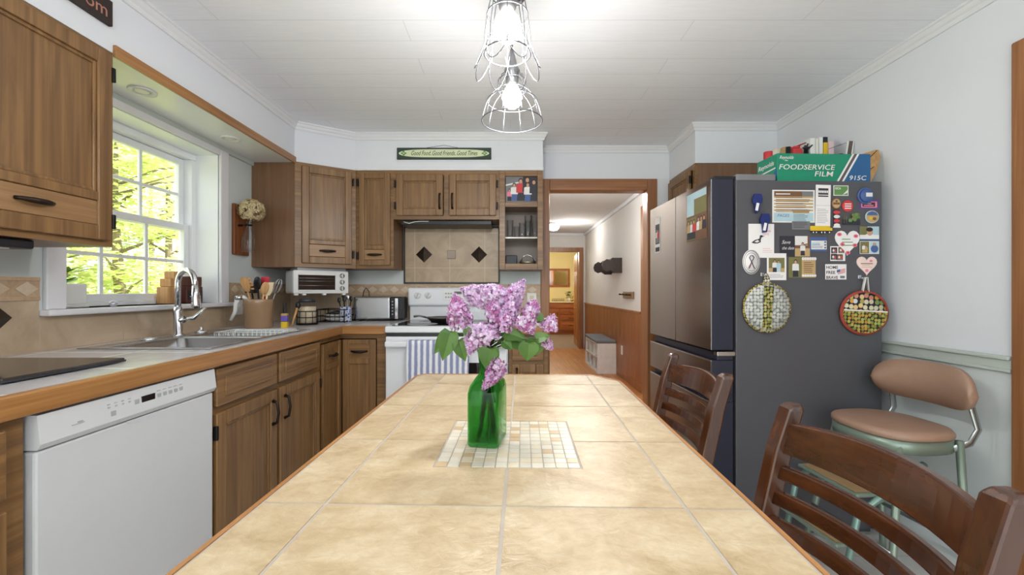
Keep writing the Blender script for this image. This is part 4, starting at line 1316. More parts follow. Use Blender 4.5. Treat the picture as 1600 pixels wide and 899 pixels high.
o = thing('wire_jar_holder', 'black wire basket holding the oat jar', 'wire basket', (JX, JY, ZK))
b = MB()
for z in (.006, .05, .09): b.tube([(.064 * math.cos(2 * PI * k / 28), .064 * math.sin(2 * PI * k / 28), z) for k in range(28)], .003, 6, True)
for k in range(10):
    a = 2 * PI * k / 10; b.tube([(.064 * math.cos(a), .064 * math.sin(a), .004), (.064 * math.cos(a), .064 * math.sin(a), .09)], .0022, 6)
for k in range(3): b.tube([(.064 * math.cos(PI * k / 3), .064 * math.sin(PI * k / 3), .004), (-.064 * math.cos(PI * k / 3), -.064 * math.sin(PI * k / 3), .004)], .0025, 6)
b.build('basket_wire', BLACKM, o)
# wire shelf with plates and cutlery jar
o = thing('wire_plate_rack', 'low black wire rack of dishes under the toaster oven', 'rack', (-1.36, 2.9, ZK))
b = MB()
for z in (.006, .045, .09):
    b.tube([(0, 0, z), (.2, 0, z), (.2, .2, z), (0, .2, z)], .0032, 6, True)
for k in range(7): b.tube([(k * .0333, 0, .006), (k * .0333, 0, .09)], .0018, 6); b.tube([(k * .0333, 0, .006), (k * .0333, .2, .006)], .0018, 6)
for y in (0, .2):
    for x in (0, .2): b.tube([(x, y, 0), (x, y, .09)], .004, 6)
b.build('rack_wire', BLACKM, o)
for k, lb in enumerate(('lower white dish lying in the black wire rack', 'upper white dish lying in the black wire rack')):
    tag(MB().lathe([(.001, 0), (.05, 0), (.085, .018), (.086, .021), (.05, .005), (.001, .005)], 26).build('white_dish', WHITEP, loc=(-1.25, 2.985, ZK + .0095 + k * .024)), lb, 'dish', 'dishes in the wire rack')
for k in range(4):
    tag(MB().tube([(0, 0, 0), (.05, .01, .012), (.11, .0, .0)], [.004, .007, .004], 8).build('dark_utensil', BLACK, loc=(-1.30 + .012 * k, 2.93 + .03 * k, ZK + .06 + .0 * k), rot=(0, 0, R(20 + 25 * k))), 'short black handled tool lying on the white dishes in the rack', 'utensil', 'black tools on the dishes')
o = thing('cutlery_jar', 'blue and white patterned jar of black utensils by toaster', 'jar', (-1.185, 2.985, ZK))
MB().lathe([(.036, 0), (.042, .008), (.04, .1), (.043, .108), (.039, .108), (.036, .012), (.001, .01)], 26).build('jar_body', dots_mat('blue_print', (210, 214, 226), ((60, 84, 160), (110, 130, 190), (40, 60, 130)), 60, .3, '3D'), o)
for k, (dx, dy, h, hd) in enumerate(((-.03, 0, .13, 0), (-.015, .01, .16, 1), (.01, 0, .15, 1), (.022, .008, .14, 0), (0, -.012, .135, 1))):
    u = thing('table_utensil', ('short black handled utensil leaning left in the blue jar', 'tallest black spoon standing in the blue jar', 'steel spoon upright in the blue jar', 'black utensil leaning right in the blue jar', 'black spoon at front of the blue jar')[k], 'utensil', (-1.185 + dx * .5, 2.985 + dy, ZK + .013), 0, 'utensils in the blue jar')
    MB().tube([(0, 0, 0), (dx, dy, h)], [.004, .005], 8).build('handle', STEEL if k == 2 else BLACK, u)
    MB().ell((dx * 1.05, dy, h + .012), .013, .006, .02).build('head', STEEL if k == 2 else BLACK, u)
o = tag(MB().tube([(-1.14, 3.19, ZK + .02), (-1.135, 3.19, ZK + .16), (-1.125, 3.185, ZK + .22), (-1.105, 3.18, ZK + .245), (-1.085, 3.18, ZK + .22), (-1.08, 3.19, ZK + .15), (-1.085, 3.22, ZK + .006)], .0035, 8).build('power_cord', BLACK), 'black power cord looping up behind the toaster', 'cord')
# outlets
def outlet(name, label, loc, rz, sw=False):
    o = thing(name, label, 'outlet', loc, rz, 'wall plates')
    MB().box(-.037, .037, -.007, 0, -.06, .06, .004).build('wall_plate', WHITEP, o)
    if sw:
        MB().box(-.005, .005, -.016, -.006, -.011, .011, .002).build('switch_toggle', WHITEP, o)
    else:
        for z in (-.025, .025): MB().box(-.016, .016, -.009, -.006, z - .014, z + .014, .004).build('socket', CREAM, o)
    return o
outlet('light_switch', 'white switch plate on backsplash left of the crock', (XL + .0085, 2.64, 1.055), R(90), True)
outlet('wall_outlet', 'white outlet plate on backsplash behind lilacs, by doorway', (.165, YB - .0085, 1.07), 0)
# dark glass cutting board
o = thing('cutting_board', 'dark glass cutting board lying on the worktop at left', 'cutting board', (0, 0, ZK + .003))
MB().box(-1.63, -1.205, .985, 1.30, .004, .012, .003).build('board_glass', flat('board_dark_glass', (58, 50, 46), .08, var=.25, nscale=8), o)
MB().box(-1.633, -1.202, .982, 1.303, .0, .0065, .003).build('board_rim', flat('board_rim', (30, 36, 42), .4), o)
for x in (-1.6, -1.24):
    for y in (1.01, 1.27): MB().lathe([(.012, -.003), (.012, .001)], 12, (x, y, 0)).build('foot', BLACK, o)

# window sill things
o = thing('flower_pot', 'small white pot with orange flower at left of window sill', 'plant', (-1.84, 1.715, WZ0))
MB().box(-.045, .045, -.05, .05, .012, .10, .006).box(-.05, .05, -.055, .055, 0, .013, .004).build('pot', WHITEP, o)
b = MB()
for k in range(12):
    a = k * 2.4; r = .012 + .05 * (k % 4) / 4
    p = Vector((r * math.cos(a), r * math.sin(a), .115 + .02 * (k % 3))); u = Vector((math.cos(a), math.sin(a), .35)) * .04; v_ = Vector((-math.sin(a), math.cos(a), 0)) * .02
    b.add([p - u, p + v_, p + u, p - v_], [(0, 1, 2, 3)])
b.build('leaves', leaf_mat('pot_leaf', (90, 140, 60), (150, 190, 90)), o)
b = MB(); b.ell((-.01, -.0, .15), .018, .018, .022); b.tube([(0, 0, .09), (-.01, -.02, .15)], .004, 6); b.build('flower', flat('orange_petal', (226, 160, 70), .7, var=.2, nscale=60), o)
o = thing('glass_ball', 'little round glass ball on the window sill', 'ball', (-1.72, 1.80, WZ0))
MB().ell((0, 0, .014), .014, .014, .014).build('ball_glass', flat('ball_grey', (190, 192, 200), .1, .4), o)
o = thing('wooden_block', 'pale wooden block on window sill behind the faucet', 'block', (-1.84, 2.245, WZ0))
MB().box(-.03, .03, -.05, .03, 0, .09, .004).box(-.03, .03, -.03, .035, .0901, .135, .004).box(-.028, .028, -.005, .035, .1351, .175, .004).build('block_body', SPOONW, o)
o = thing('tin_sign', 'dark red lettered tin on window sill behind the faucet', 'tin', (-1.82, 2.36, WZ0))
MB().box(-.03, .03, -.06, .06, 0, .095, .006).box(-.028, .028, -.05, .055, .095, .15, .004).build('tin_body', flat('tin_maroon', (86, 44, 40), .5, var=.25, nscale=20), o)
MB().box(.0302, .0312, -.055, .055, .02, .07).build('tin_label', flat('tin_label_dark', (46, 42, 46), .5), o)
MB().box(.031, .0316, -.04, .04, .035, .04).box(.031, .0316, -.032, .034, .052, .057).build('tin_print', P_WHT, o)

# dried flower wall vase left of the corner cabinet
o = thing('wall_vase', 'cedar wall plaque holding a clear bottle beside the window', 'wall vase', (XL, 2.66, 1.54))
MB().box(0, .022, -.07, .075, -.165, .155, .006).build('plaque', BOARDW, o)
b = MB(); cx_, cy_ = .085, -.035
b.tube([(.02, cy_, .02), (.05, cy_, .022)], .006, 8); b.tube([(cx_ + .02 * math.cos(2 * PI * k / 16), cy_ + .02 * math.sin(2 * PI * k / 16), .022) for k in range(16)], .004, 6, True)
b.build('iron_ring', BLACKM, o)
MB().lathe([(.001, -.15), (.036, -.148), (.04, -.135), (.04, -.07), (.032, -.04), (.016, .0), (.014, .03), (.018, .042), (.015, .042), (.011, .03), (.013, 0), (.029, -.04), (.037, -.07), (.037, -.135), (.001, -.144)], 24, (cx_, cy_, 0)).build('bottle', CLEAR, o)
o = thing('dried_hydrangea', 'cream dried hydrangea head in the wall bottle', 'dried flower', (XL + cx_, 2.66 + cy_, 1.54))
MB().tube([(0, 0, -.1), (0, 0, .04), (.015, .0, .1)], .003, 6).build('stem', BRONZE, o)
b = MB(); rr = random.Random(9)
for k in range(330):
    d = Vector((rr.gauss(0, 1), rr.gauss(0, 1), rr.gauss(0, 1))).normalized()
    p = Vector((.02, 0, .115)) + Vector((d.x * .075, d.y * .075, d.z * .07)) * rr.uniform(.8, 1.05)
    if d.z < -.8: continue
    t1 = d.orthogonal().normalized(); t2 = d.cross(t1)
    an = rr.uniform(0, PI); t1, t2 = t1 * math.cos(an) + t2 * math.sin(an), t2 * math.cos(an) - t1 * math.sin(an)
    for q in range(4):
        a = q * PI / 2; dd = t1 * math.cos(a) + t2 * math.sin(a); e = t1 * -math.sin(a) + t2 * math.cos(a)
        b.add([p, p + (dd + e * .6) * .009 + d * .002, p + dd * .016 + d * rr.uniform(-.003, .005), p + (dd - e * .6) * .009 + d * .002], [(0, 1, 2, 3)])
b.build('flower_head', leaf_mat('dried_petal', (196, 170, 120), (238, 226, 190), .2, .8), o)

# signs on the soffits
o = thing('wooden_sign', 'long dark green sign with painted motto above the range cabinet', 'sign', (-.818, FY, 2.092))
MB().box(0, .678, -.016, -.001, 0, .083, .003).build('sign_board', flat('sign_dark_green', (48, 62, 56), .6), o)
pts = []
L_, H_ = .65, .058
for k in range(24):
    a = 2 * PI * k / 24; cx_ = math.cos(a); sx_ = math.sin(a)
    pts.append((.339 + L_ / 2 * (abs(cx_) ** .5) * (1 if cx_ > 0 else -1), .0415 + H_ / 2 * sx_))
b = MB(); M = frame((0, -.0165, 0), (1, 0, 0), (0, 0, 1))
b.prism(pts, 0, .0006, M=M); b.build('painted_oval', flat('sign_cream_green', (214, 224, 186), .6), o)
b = MB(); b.text('Good Food..Good Friends..Good Times', .046, .339, .0275, .0012, shear=.25, bold=.004, align='C', fit=.475, M=M); b.build('sign_lettering', INK, o)
b = MB()
for cx_ in (.05, .63):
    for k in range(4): b.prism([(cx_ + .012 * math.cos(k * 1.6) + .009 * math.cos(2 * PI * j / 8), .042 + .01 * math.sin(k * 1.6) + .006 * math.sin(2 * PI * j / 8)) for j in range(8)], .0006, .0012 + .0001 * k, M=M)
b.build('painted_leaf', P_GRN, o)
MB().tube([(.2, -.008, .082), (.34, -.006, .104), (.45, -.008, .082)], .0012, 6).build('hanging_wire', BLACKM, o)
o = thing('wooden_sign', 'dark brown sign ending in pale letters at top left corner', 'sign', (FX + .001, 1.5, 2.1), 0)
M = frame((.016, 0, 0), (0, 1, 0), (0, 0, 1))
MB().box(0, .015, -.75, .0, 0, .09, .002).build('sign_board', flat('sign_dark_brown', (44, 30, 26), .6), o)
b = MB(); b.text('om', .062, -.022, .022, .0, bold=.004, align='R', M=M); b.build('sign_lettering', flat('sign_tan_letters', (176, 122, 104), .6), o)
# ---------------------------------------------------------------- dining table
TZ = .77
o = thing('dining_table', 'long tiled dining table with oak edge in the middle foreground', 'table', (-.003, 1.05, 0), R(-1.6))
HL, HWd = .838, .446
def clip(poly, out):
    """keep the part of poly inside the convex outline (counter-clockwise)"""
    for i in range(len(out)):
        a, b_ = out[i], out[(i + 1) % len(out)]
        def side(p): return (b_[0] - a[0]) * (p[1] - a[1]) - (b_[1] - a[1]) * (p[0] - a[0])
        res = []
        for j in range(len(poly)):
            p, q = poly[j], poly[(j + 1) % len(poly)]
            sp_, sq = side(p), side(q)
            if sp_ >= 0: res.append(p)
            if (sp_ >= 0) != (sq >= 0):
                t_ = sp_ / (sp_ - sq); res.append((p[0] + (q[0] - p[0]) * t_, p[1] + (q[1] - p[1]) * t_))
        poly = res
        if len(poly) < 3: return []
    return poly
ch = .10
outer = [(-HWd + .03, -HL), (HWd - ch, -HL), (HWd, -HL + ch), (HWd, HL - .13), (HWd - ch, HL), (-HWd + .035, HL), (-HWd, HL - .045), (-HWd, -HL + .03)]
def inset(poly, d):
    k = len(poly); res = []
    for i in range(k):
        p0, p1, p2 = Vector(poly[i - 1]), Vector(poly[i]), Vector(poly[(i + 1) % k])
        d1 = (p1 - p0).normalized(); d2 = (p2 - p1).normalized()
        n1 = Vector((-d1.y, d1.x)); n2 = Vector((-d2.y, d2.x))
        m = (n1 + n2); m = m / m.dot(n1)
        res.append(tuple(p1 + m * d))
    return res
inner = inset(outer, .011); tin = inset(outer, .016)
b = MB(); k = len(outer)
vs = [(x, y, TZ - .032) for x, y in outer] + [(x, y, TZ - .002) for x, y in outer] + [(x, y, TZ + .001) for x, y in inset(outer, .003)] + [(x, y, TZ + .001) for x, y in inner] + [(x, y, TZ - .032) for x, y in inner]
fs = [(r * k + i, r * k + (i + 1) % k, (r + 1) * k + (i + 1) % k, (r + 1) * k + i) for r in range(4) for i in range(k)] + [(4 * k + i, 4 * k + (i + 1) % k, (i + 1) % k, i) for i in range(k)]
b.add(vs, fs); b.build('wood_edge', TABLEW, o)
MB().prism(inner, TZ - .03, TZ - .0015).build('grout_bed', GROUT, o)
b = MB(); p_ = .3175; g_ = .0032
ms = .161                                      # half side of the mosaic
for ix in range(-2, 2):
    for iy in range(-4, 4):
        q = [(ix * p_ + g_, iy * p_ + g_), ((ix + 1) * p_ - g_, iy * p_ + g_), ((ix + 1) * p_ - g_, (iy + 1) * p_ - g_), (ix * p_ + g_, (iy + 1) * p_ - g_)]
        q = clip(q, tin)
        if not q: continue
        if ix in (-1, 0) and iy in (-1, 0):    # the four tiles cut back around the mosaic
            a_, b2 = (ix * p_ + g_, (ix + 1) * p_ - g_), (iy * p_ + g_, (iy + 1) * p_ - g_)
            sx = ms if ix == 0 else -ms; sy = ms if iy == 0 else -ms
            fx = a_[1] if ix == 0 else a_[0]; fy = b2[1] if iy == 0 else b2[0]
            nx_ = a_[0] if ix == 0 else a_[1]; ny_ = b2[0] if iy == 0 else b2[1]
            q = [(sx, ny_), (fx, ny_), (fx, fy), (nx_, fy), (nx_, sy), (sx, sy)]
            if (ix == 0) != (iy == 0): q = q[::-1]
        b.prism(q, TZ - .004, TZ)
b.build('tile_top', TILE, o)
b = MB(); rr = random.Random(5); cs = 2 * (ms - .004) / 12
for i in range(12):
    for j in range(12):
        x = -ms + .004 + i * cs; y = -ms + .004 + j * cs
        b.box(x + .0013, x + cs - .0013, y + .0013, y + cs - .0013, TZ - .003, TZ + .0002, 0, rr.choice((0, 0, 1, 1, 2, 3, 3)))
b.build('mosaic_inlay', MOS, o)
b = MB(); 
b.box(-.36, .36, -.74, -.715, TZ - .12, TZ - .0305).box(-.36, .36, .715, .74, TZ - .12, TZ - .0305).box(-.375, -.35, -.72, .72, TZ - .12, TZ - .0305).box(.35, .375, -.72, .72, TZ - .12, TZ - .0305)
b.build('apron', TABLEW, o)
for sx in (-1, 1):
    for sy in (-1, 1):
        MB().lathe([(.025, 0), (.03, .06), (.024, .08), (.034, .3), (.038, .52), (.03, .56), (.04, .6), (.04, TZ - .0305)], 20, (sx * .33, sy * .69, 0)).build('leg', TABLEW, o)

# ---------------------------------------------------------------- green vase and lilacs
VX, VY = -.058, 1.058
GRNG = glass_mat('green_glass', (138, 216, 142), 0.01, .5)
o = thing('glass_vase', 'square green glass bottle vase standing on the table mosaic', 'vase', (VX, VY, TZ + .0006), R(-9.5))
def rrect(hx, hy, r, z, n=5):
    p = []
    for cx_, cy_, a0 in ((hx - r, hy - r, 0), (-hx + r, hy - r, 90), (-hx + r, -hy + r, 180), (hx - r, -hy + r, 270)):
        for j in range(n):
            a = R(a0 + j * 90 / (n - 1)); p.append((cx_ + r * math.cos(a), cy_ + r * math.sin(a), z))
    return p
def loft(b, rings, mi=0, cap0=True, cap1=True):
    n = len(rings[0]); vs = [v for r in rings for v in r]
    fs = [(i * n + j, i * n + (j + 1) % n, (i + 1) * n + (j + 1) % n, (i + 1) * n + j) for i in range(len(rings) - 1) for j in range(n)]
    if cap0: fs.append(tuple(reversed(range(n))))
    if cap1: fs.append(tuple((len(rings) - 1) * n + j for j in range(n)))
    b.add(vs, fs, mi, True)
HX_, HY_ = .0385, .062
b = MB()
rs = [rrect(HX_ - .004, HY_ - .004, .008, 0), rrect(HX_, HY_, .01, .005), rrect(HX_, HY_, .01, .128), rrect(HX_ - .003, HY_ - .006, .012, .145), rrect(HX_ - .011, HY_ - .028, .018, .161), rrect(.0225, .0225, .0215, .168), rrect(.0215, .0215, .021, .185), rrect(.026, .026, .025, .222), rrect(.029, .029, .028, .231),
      rrect(.027, .027, .026, .231), rrect(.023, .023, .022, .22), rrect(.0185, .0185, .018, .186), rrect(.0195, .0195, .019, .169), rrect(HX_ - .0145, HY_ - .032, .016, .158), rrect(HX_ - .0065, HY_ - .0095, .01, .143), rrect(HX_ - .0035, HY_ - .0035, .008, .127), rrect(HX_ - .0035, HY_ - .0035, .008, .012), rrect(HX_ - .012, HY_ - .014, .008, .009)]
loft(b, rs); b.build('vase_glass', GRNG, o)
LIL = [leaf_mat('lilac_pale', (214, 188, 222), (246, 234, 246), .3, .7), leaf_mat('lilac_mid', (186, 140, 192), (228, 196, 228), .3, .7), leaf_mat('lilac_bud', (160, 78, 138), (206, 134, 186), .3, .7)]
LEAF = leaf_mat('lilac_leaf', (52, 88, 38), (98, 136, 66), .3, .4, 30)
STEM = flat('lilac_stem', (92, 88, 50), .7)
def vp(x, y, dY=0):
    return at(x, y, VY - .02 + dY)
rl = random.Random(21)
def leaf(b, p, tip, nrm, L, Wd):
    """heart shaped leaf folded along its midrib"""
    t_ = Vector(tip).normalized(); n_ = Vector(nrm); n_ = (n_ - t_ * n_.dot(t_)).normalized(); s_ = t_.cross(n_)
    prof = [(0, 0), (-.06, .3), (.08, .46), (.28, .5), (.5, .42), (.72, .25), (.88, .1), (1, 0)]
    mid = [p + t_ * (L * max(0, a)) - n_ * (L * .16 * max(0, a) ** 2) for a, w_ in prof]
    for sg in (1, -1):
        vs = []
        for (a, w_), m_ in zip(prof, mid):
            vs += [m_, p + t_ * (L * a) - n_ * (L * .16 * max(0, a) ** 2) + s_ * (sg * Wd * w_) + n_ * (Wd * w_ * .22)]
        b.add(vs, [(2 * i, 2 * i + 1, 2 * i + 3, 2 * i + 2) for i in range(len(prof) - 1)], 0, True)
def lilac(label, base, tip, rad, mix, dens=1.0, depth=0.0, depth2=None, leaves=()):
    """one cut lilac: stem from the vase, cone of florets from base to tip, its leaves"""
    A = vp(base[0], base[1], depth); B = vp(tip[0], tip[1], depth if depth2 is None else depth2)
    root = Vector((VX, VY, TZ + .0006))
    o = thing('lilac_stem', label, 'lilac', root, 0, 'lilacs in the green vase')
    A -= root; B -= root
    m = MB()
    ft = Vector((rl.uniform(-.024, .024), rl.uniform(-.04, .04), rl.choice((.012, .02, .06, .1)))); nk = Vector((rl.uniform(-.011, .011), rl.uniform(-.011, .011), .19))
    nk2 = Vector((nk.x * 1.3, nk.y * 1.3, .232))
    m.tube([ft, ft.lerp(nk, .5), nk, nk2, (nk2 + A) / 2 + Vector((0, 0, .012)), A, A.lerp(B, .8)], [.0022, .0022, .0022, .0022, .0022, .0018, .0012], 6)
    m.build('stem', STEM, o)
    ax = (B - A); Ln = ax.length; ax.normalize(); s1 = ax.orthogonal().normalized(); s2 = ax.cross(s1)
    b = MB()
    n = int(300 * dens * (Ln / .08) * (rad / .03))
    for k in range(n):
        t_ = rl.random() ** .85
        rad_ = rad * (math.sin(PI * min(1, .16 + t_ * .88)) ** .6) * (1.0 - .35 * t_)
        a = rl.uniform(0, 2 * PI)
        d = (s1 * math.cos(a) + s2 * math.sin(a))
        rr_ = rad_ * rl.uniform(.72, 1.1)
        p = A + ax * (Ln * (t_ * 1.05 - .03)) + d * rr_
        nn = (d + ax * rl.uniform(-.2, .7) + Vector((rl.gauss(0, .25), rl.gauss(0, .25), rl.gauss(0, .25)))).normalized()
        e1 = nn.orthogonal().normalized(); e2 = nn.cross(e1)
        an = rl.uniform(0, PI); e1, e2 = e1 * math.cos(an) + e2 * math.sin(an), e2 * math.cos(an) - e1 * math.sin(an)
        mi = rl.choices((0, 1, 2), mix)[0]
        if mi == 2 and rl.random() < .6:      # closed bud
            b.ell(p, .0026, .0026, .0034, 6, 4, mi); continue
        s = rl.uniform(.0045, .0068)
        for q in range(4):
            u = e1 * math.cos(q * PI / 2) + e2 * math.sin(q * PI / 2); w_ = e2 * math.cos(q * PI / 2) - e1 * math.sin(q * PI / 2)
            cup = nn * (s * rl.uniform(.05, .5))
            b.add([p, p + u * s * .55 + w_ * s * .48 + cup * .5, p + u * s + cup, p + u * s * .55 - w_ * s * .48 + cup * .5], [(0, 1, 2, 3)], mi)
    b.ell(A.lerp(B, .45), 1, 1, 1, 8, 6, 1, M=None) if False else None
    b.build('blossom', LIL, o)
    for (x, y, tx, ty, L, Wd, nv, dp) in leaves:
        lb = MB(); P0 = vp(x, y, dp) - root; P1 = vp(tx, ty, dp) - root
        leaf(lb, P0, P1 - P0, nv, (P1 - P0).length, Wd)
        lb.tube([nk2, (nk2 + P0) / 2 + Vector((0, 0, .01)), P0], .0015, 5)
        lb.build('leaf', LEAF, o)
N_ = (.1, -1, .25)
lilac('deep pink lilac at the far left of the bouquet', (722, 512), (711, 462), .034, (2, 4, 5), 1.25, -.01, leaves=[(700, 520, 678, 556, 1, .035, (.4, -1, .2), -.03), (704, 518, 690, 566, 1, .05, N_, -.04)])
lilac('pale lilac at upper left of the bouquet', (764, 470), (722, 452), .032, (5, 4, .6), 1.2, .02, leaves=[(716, 532, 728, 566, 1, .04, (.2, -1, .1), -.035)])
lilac('pale wide lilac at top middle of the bouquet', (785, 470), (752, 448), .03, (5, 4, .6), 1.2, .0)
lilac('tall pale lilac reaching the highest tip at top right', (788, 484), (818, 440), .031, (5, 4, .5), 1.3, .01, leaves=[(802, 490, 796, 514, 1, .02, N_, .0)])
lilac('purple lilac just below the tallest one', (792, 508), (800, 462), .028, (2, 5, 1.5), 1.3, -.02)
lilac('pink budded lilac in the centre of the bouquet', (772, 498), (770, 470), .024, (2, 3, 4), 1.2, -.04)
lilac('magenta budded lilac right of centre, above the big leaves', (782, 514), (794, 492), .026, (2, 3, 5), 1.3, -.05, leaves=[(788, 520, 820, 528, 1, .04, (.0, -1, .7), -.045), (786, 534, 802, 546, 1, .03, (.0, -1, .8), -.05), (800, 530, 828, 540, 1, .05, (.1, -1, .6), -.03)])
lilac('pink lilac behind on the right, near the doorway', (826, 498), (836, 470), .027, (2.5, 3, 3), 1.2, .02, leaves=[(843, 502, 846, 488, 1, .02, N_, -.01)])
lilac('pale mauve lilac right of centre over the big leaves', (815, 492), (832, 520), .029, (3, 3, 3), 1.3, -.04, leaves=[(826, 536, 824, 566, 1, .05, N_, -.05), (838, 530, 860, 523, 1, .03, (.1, -1, .8), -.04)])
lilac('round lilac at the far right of the bouquet', (852, 500), (868, 516), .025, (4, 3, 1.5), 1.4, -.01)
lilac('small lilac tip hanging lowest at the far right', (850, 530), (862, 545), .015, (2, 3, 3), 1.4, -.02, leaves=[(838, 530, 830, 560, 1, .05, N_, -.02)])
lilac('pale lilac in front, left of centre', (770, 528), (740, 510), .03, (5, 3, .8), 1.3, -.055, leaves=[(728, 514, 736, 530, 1, .022, (.3, -1, .3), -.06)])
lilac('mauve lilac drooping at lower left of the bouquet', (744, 518), (734, 552), .025, (3, 4, 2), 1.3, -.05, leaves=[(765, 545, 757, 578, 1, .05, (-.2, -1, .2), -.06)])
lilac('deep violet small lilac behind the front pale one', (764, 510), (778, 528), .02, (1, 4, 3), 1.3, -.04)
lilac('purple lilac drooping in front of the vase neck', (784, 566), (756, 606), .022, (1.5, 4, 4), 1.5, -.075, leaves=[(768, 545, 778, 570, 1, .03, (.3, -1, .2), -.045)])

# ---------------------------------------------------------------- chairs
def chair(label, loc, rz):
    o = thing('dining_chair', label, 'chair', loc, rz, 'mahogany dining chairs')
    hw = .203; pw = .019
    for s in (-1, 1):
        x = s * hw
        b = MB()      # rear post: leg below, raked back above
        sec = [(.0, .10, .045), (.44, .13, .045), (.62, .155, .042), (.80, .195, .04), (.888, .222, .036)]
        rings = []
        for z, y, d in sec:
            rings.append([(x - pw, y - d / 2, z), (x + pw, y - d / 2, z), (x + pw, y + d / 2, z), (x - pw, y + d / 2, z)])
        z, y, d = .898, .226, .022
        rings.append([(x - pw + .006, y - d / 2, z), (x + pw - .006, y - d / 2, z), (x + pw - .006, y + d / 2, z), (x - pw + .006, y + d / 2, z)])
        n = 4; vs = [v for r in rings for v in r]
        fs = [(i * n + j, i * n + (j + 1) % n, (i + 1) * n + (j + 1) % n, (i + 1) * n + j) for i in range(len(rings) - 1) for j in range(n)] + [(3, 2, 1, 0), tuple((len(rings) - 1) * n + j for j in range(4))]
        b.add(vs, fs); pst = b.build('back_post', CHAIRW, o)
        md = pst.modifiers.new('round', 'BEVEL'); md.width = .006; md.segments = 2; md.limit_method = 'ANGLE'
        MB().box(x - .018, x + .018, -.235, -.198, 0, .43, .004).build('leg', CHAIRW, o)
        MB().box(x - .009, x + .009, -.2, .1, .2, .225, .003).build('stretcher', CHAIRW, o)
    def slat(name, z0, z1, t_, bow):
        b = MB(); n = 14; rows = []
        def yb(z): return .155 + (z - .62) * .24
        for i in range(n + 1):
            u = -1 + 2 * i / n; x = u * (hw - .012); bo = bow * (1 - u * u)
            y0, y1 = yb(z0) + bo, yb(z1) + bo
            arch = .012 * (1 - u * u) if name == 'top_rail' else 0
            rows.append([(x, y0 - t_ / 2, z0), (x, y0 + t_ / 2, z0), (x, y1 + t_ / 2, z1 + arch), (x, y1 - t_ / 2, z1 + arch)])
        vs = [v for r in rows for v in r]
        fs = [(i * 4 + j, i * 4 + (j + 1) % 4, (i + 1) * 4 + (j + 1) % 4, (i + 1) * 4 + j) for i in range(n) for j in range(4)] + [(3, 2, 1, 0), tuple(n * 4 + j for j in range(4))]
        b.add(vs, fs); q = b.build(name, CHAIRX, o)
        md = q.modifiers.new('round', 'BEVEL'); md.width = .004; md.segments = 2; md.limit_method = 'ANGLE'; md.angle_limit = R(50)
    slat('top_rail', .79, .857, .02, .045)
    for k in range(4): slat('back_slat', .735 - k * .054, .765 - k * .054, .016, .045)
    b = MB(); pts = [(-.2, -.235), (.2, -.235), (.21, -.1), (.2, .1), (-.2, .1), (-.21, -.1)]
    b.prism(pts, .43, .455); b.build('seat', CHAIRX, o)
    MB().box(-.19, .19, -.225, -.205, .37, .43).box(-.18, .18, .1, .118, .37, .43).build('seat_rail', CHAIRX, o)
    return o
chair('dark mahogany ladder back chair beside the refrigerator front', (.43, 1.465, 0), R(-90))
chair('nearest dark mahogany ladder back chair at lower right', (.408, .73, 0), R(-90))

# ---------------------------------------------------------------- folding step stool chair
TANV = flat('tan_vinyl', (164, 132, 112), .45, nscale=40, var=.03)
SGRN = flat('sage_metal', (134, 150, 136), .35, .4, var=.04)
GREYC = flat('grey_chrome', (170, 176, 176), .18, .9)
o = thing('step_stool', 'retro step stool with tan seat and back by right wall', 'stool', (1.535, 1.69, 0), R(-85))
b = MB()
def seatring(k, z, n=28):
    p = []
    for i in range(n):
        a = 2 * PI * i / n; c, s = math.cos(a), math.sin(a)
        p.append((.178 * k * (abs(c) ** .75) * (1 if c > 0 else -1), .165 * k * (abs(s) ** .75) * (1 if s > 0 else -1), z))
    return p
loft(b, [seatring(.95, .592), seatring(1, .60), seatring(1, .612), seatring(.96, .622), seatring(.85, .626)]); b.build('seat', TANV, o)
b = MB(); loft(b, [seatring(.97, .545), seatring(.985, .591)]); b.build('seat_skirt', SGRN, o)
b = MB(); n = 18; rows = []
for i in range(n + 1):
    u = math.sin(PI / 2 * (-1 + 2 * i / n)); x = .19 * u; y = .185 - .05 * u * u
    hz = .078 * math.sqrt(max(0, 1 - abs(u) ** 4.5)) + .004; zc = .775 - .012 * abs(u) ** 3
    rows.append([(x, y - .014, zc - hz), (x, y + .012, zc - hz * .98), (x, y + .02, zc), (x, y + .012, zc + hz * .98), (x, y - .014, zc + hz), (x, y - .024, zc)])
vs = [v for r in rows for v in r]
b.add(vs, [(i * 6 + j, i * 6 + (j + 1) % 6, (i + 1) * 6 + (j + 1) % 6, (i + 1) * 6 + j) for i in range(n) for j in range(6)] + [(5, 4, 3, 2, 1, 0), tuple(n * 6 + j for j in range(6))], 0, True)
b.build('backrest', TANV, o)
for s in (-1, 1):
    MB().tube([(s * .15, .10, .56), (s * .155, .165, .58), (s * .157, .195, .63), (s * .15, .18, .70), (s * .14, .175, .76)], .014, 10, flat_=.45).build('back_support', GREYC, o)
    MB().tube([(s * .155, .12, .59), (s * .165, .15, .03), (s * .165, .15, 0)], .0125, 10).build('leg', SGRN, o)
    MB().tube([(s * .135, -.1, .59), (s * .19, -.2, .03), (s * .19, -.2, 0)], .0125, 10).build('leg', SGRN, o)
    MB().tube([(s * .135, .0, .50), (s * .14, -.09, .44), (s * .145, -.17, .40), (s * .145, -.28, .33), (s * .145, -.33, .10), (s * .145, -.33, .0)], .012, 10).build('step_frame', flat('teal_metal', (120, 150, 140), .3, .4), o)
for y, z in ((-.29, .22), (-.21, .40)):
    st = MB().box(-.14, .14, y - .07, y + .075, z - .014, z, .005).build('step', SGRN, o)
    MB().box(-.125, .125, y - .06, y + .065, z, z + .004, .002).build('step_tread', flat('tread_tan', (150, 122, 84), .7), st)
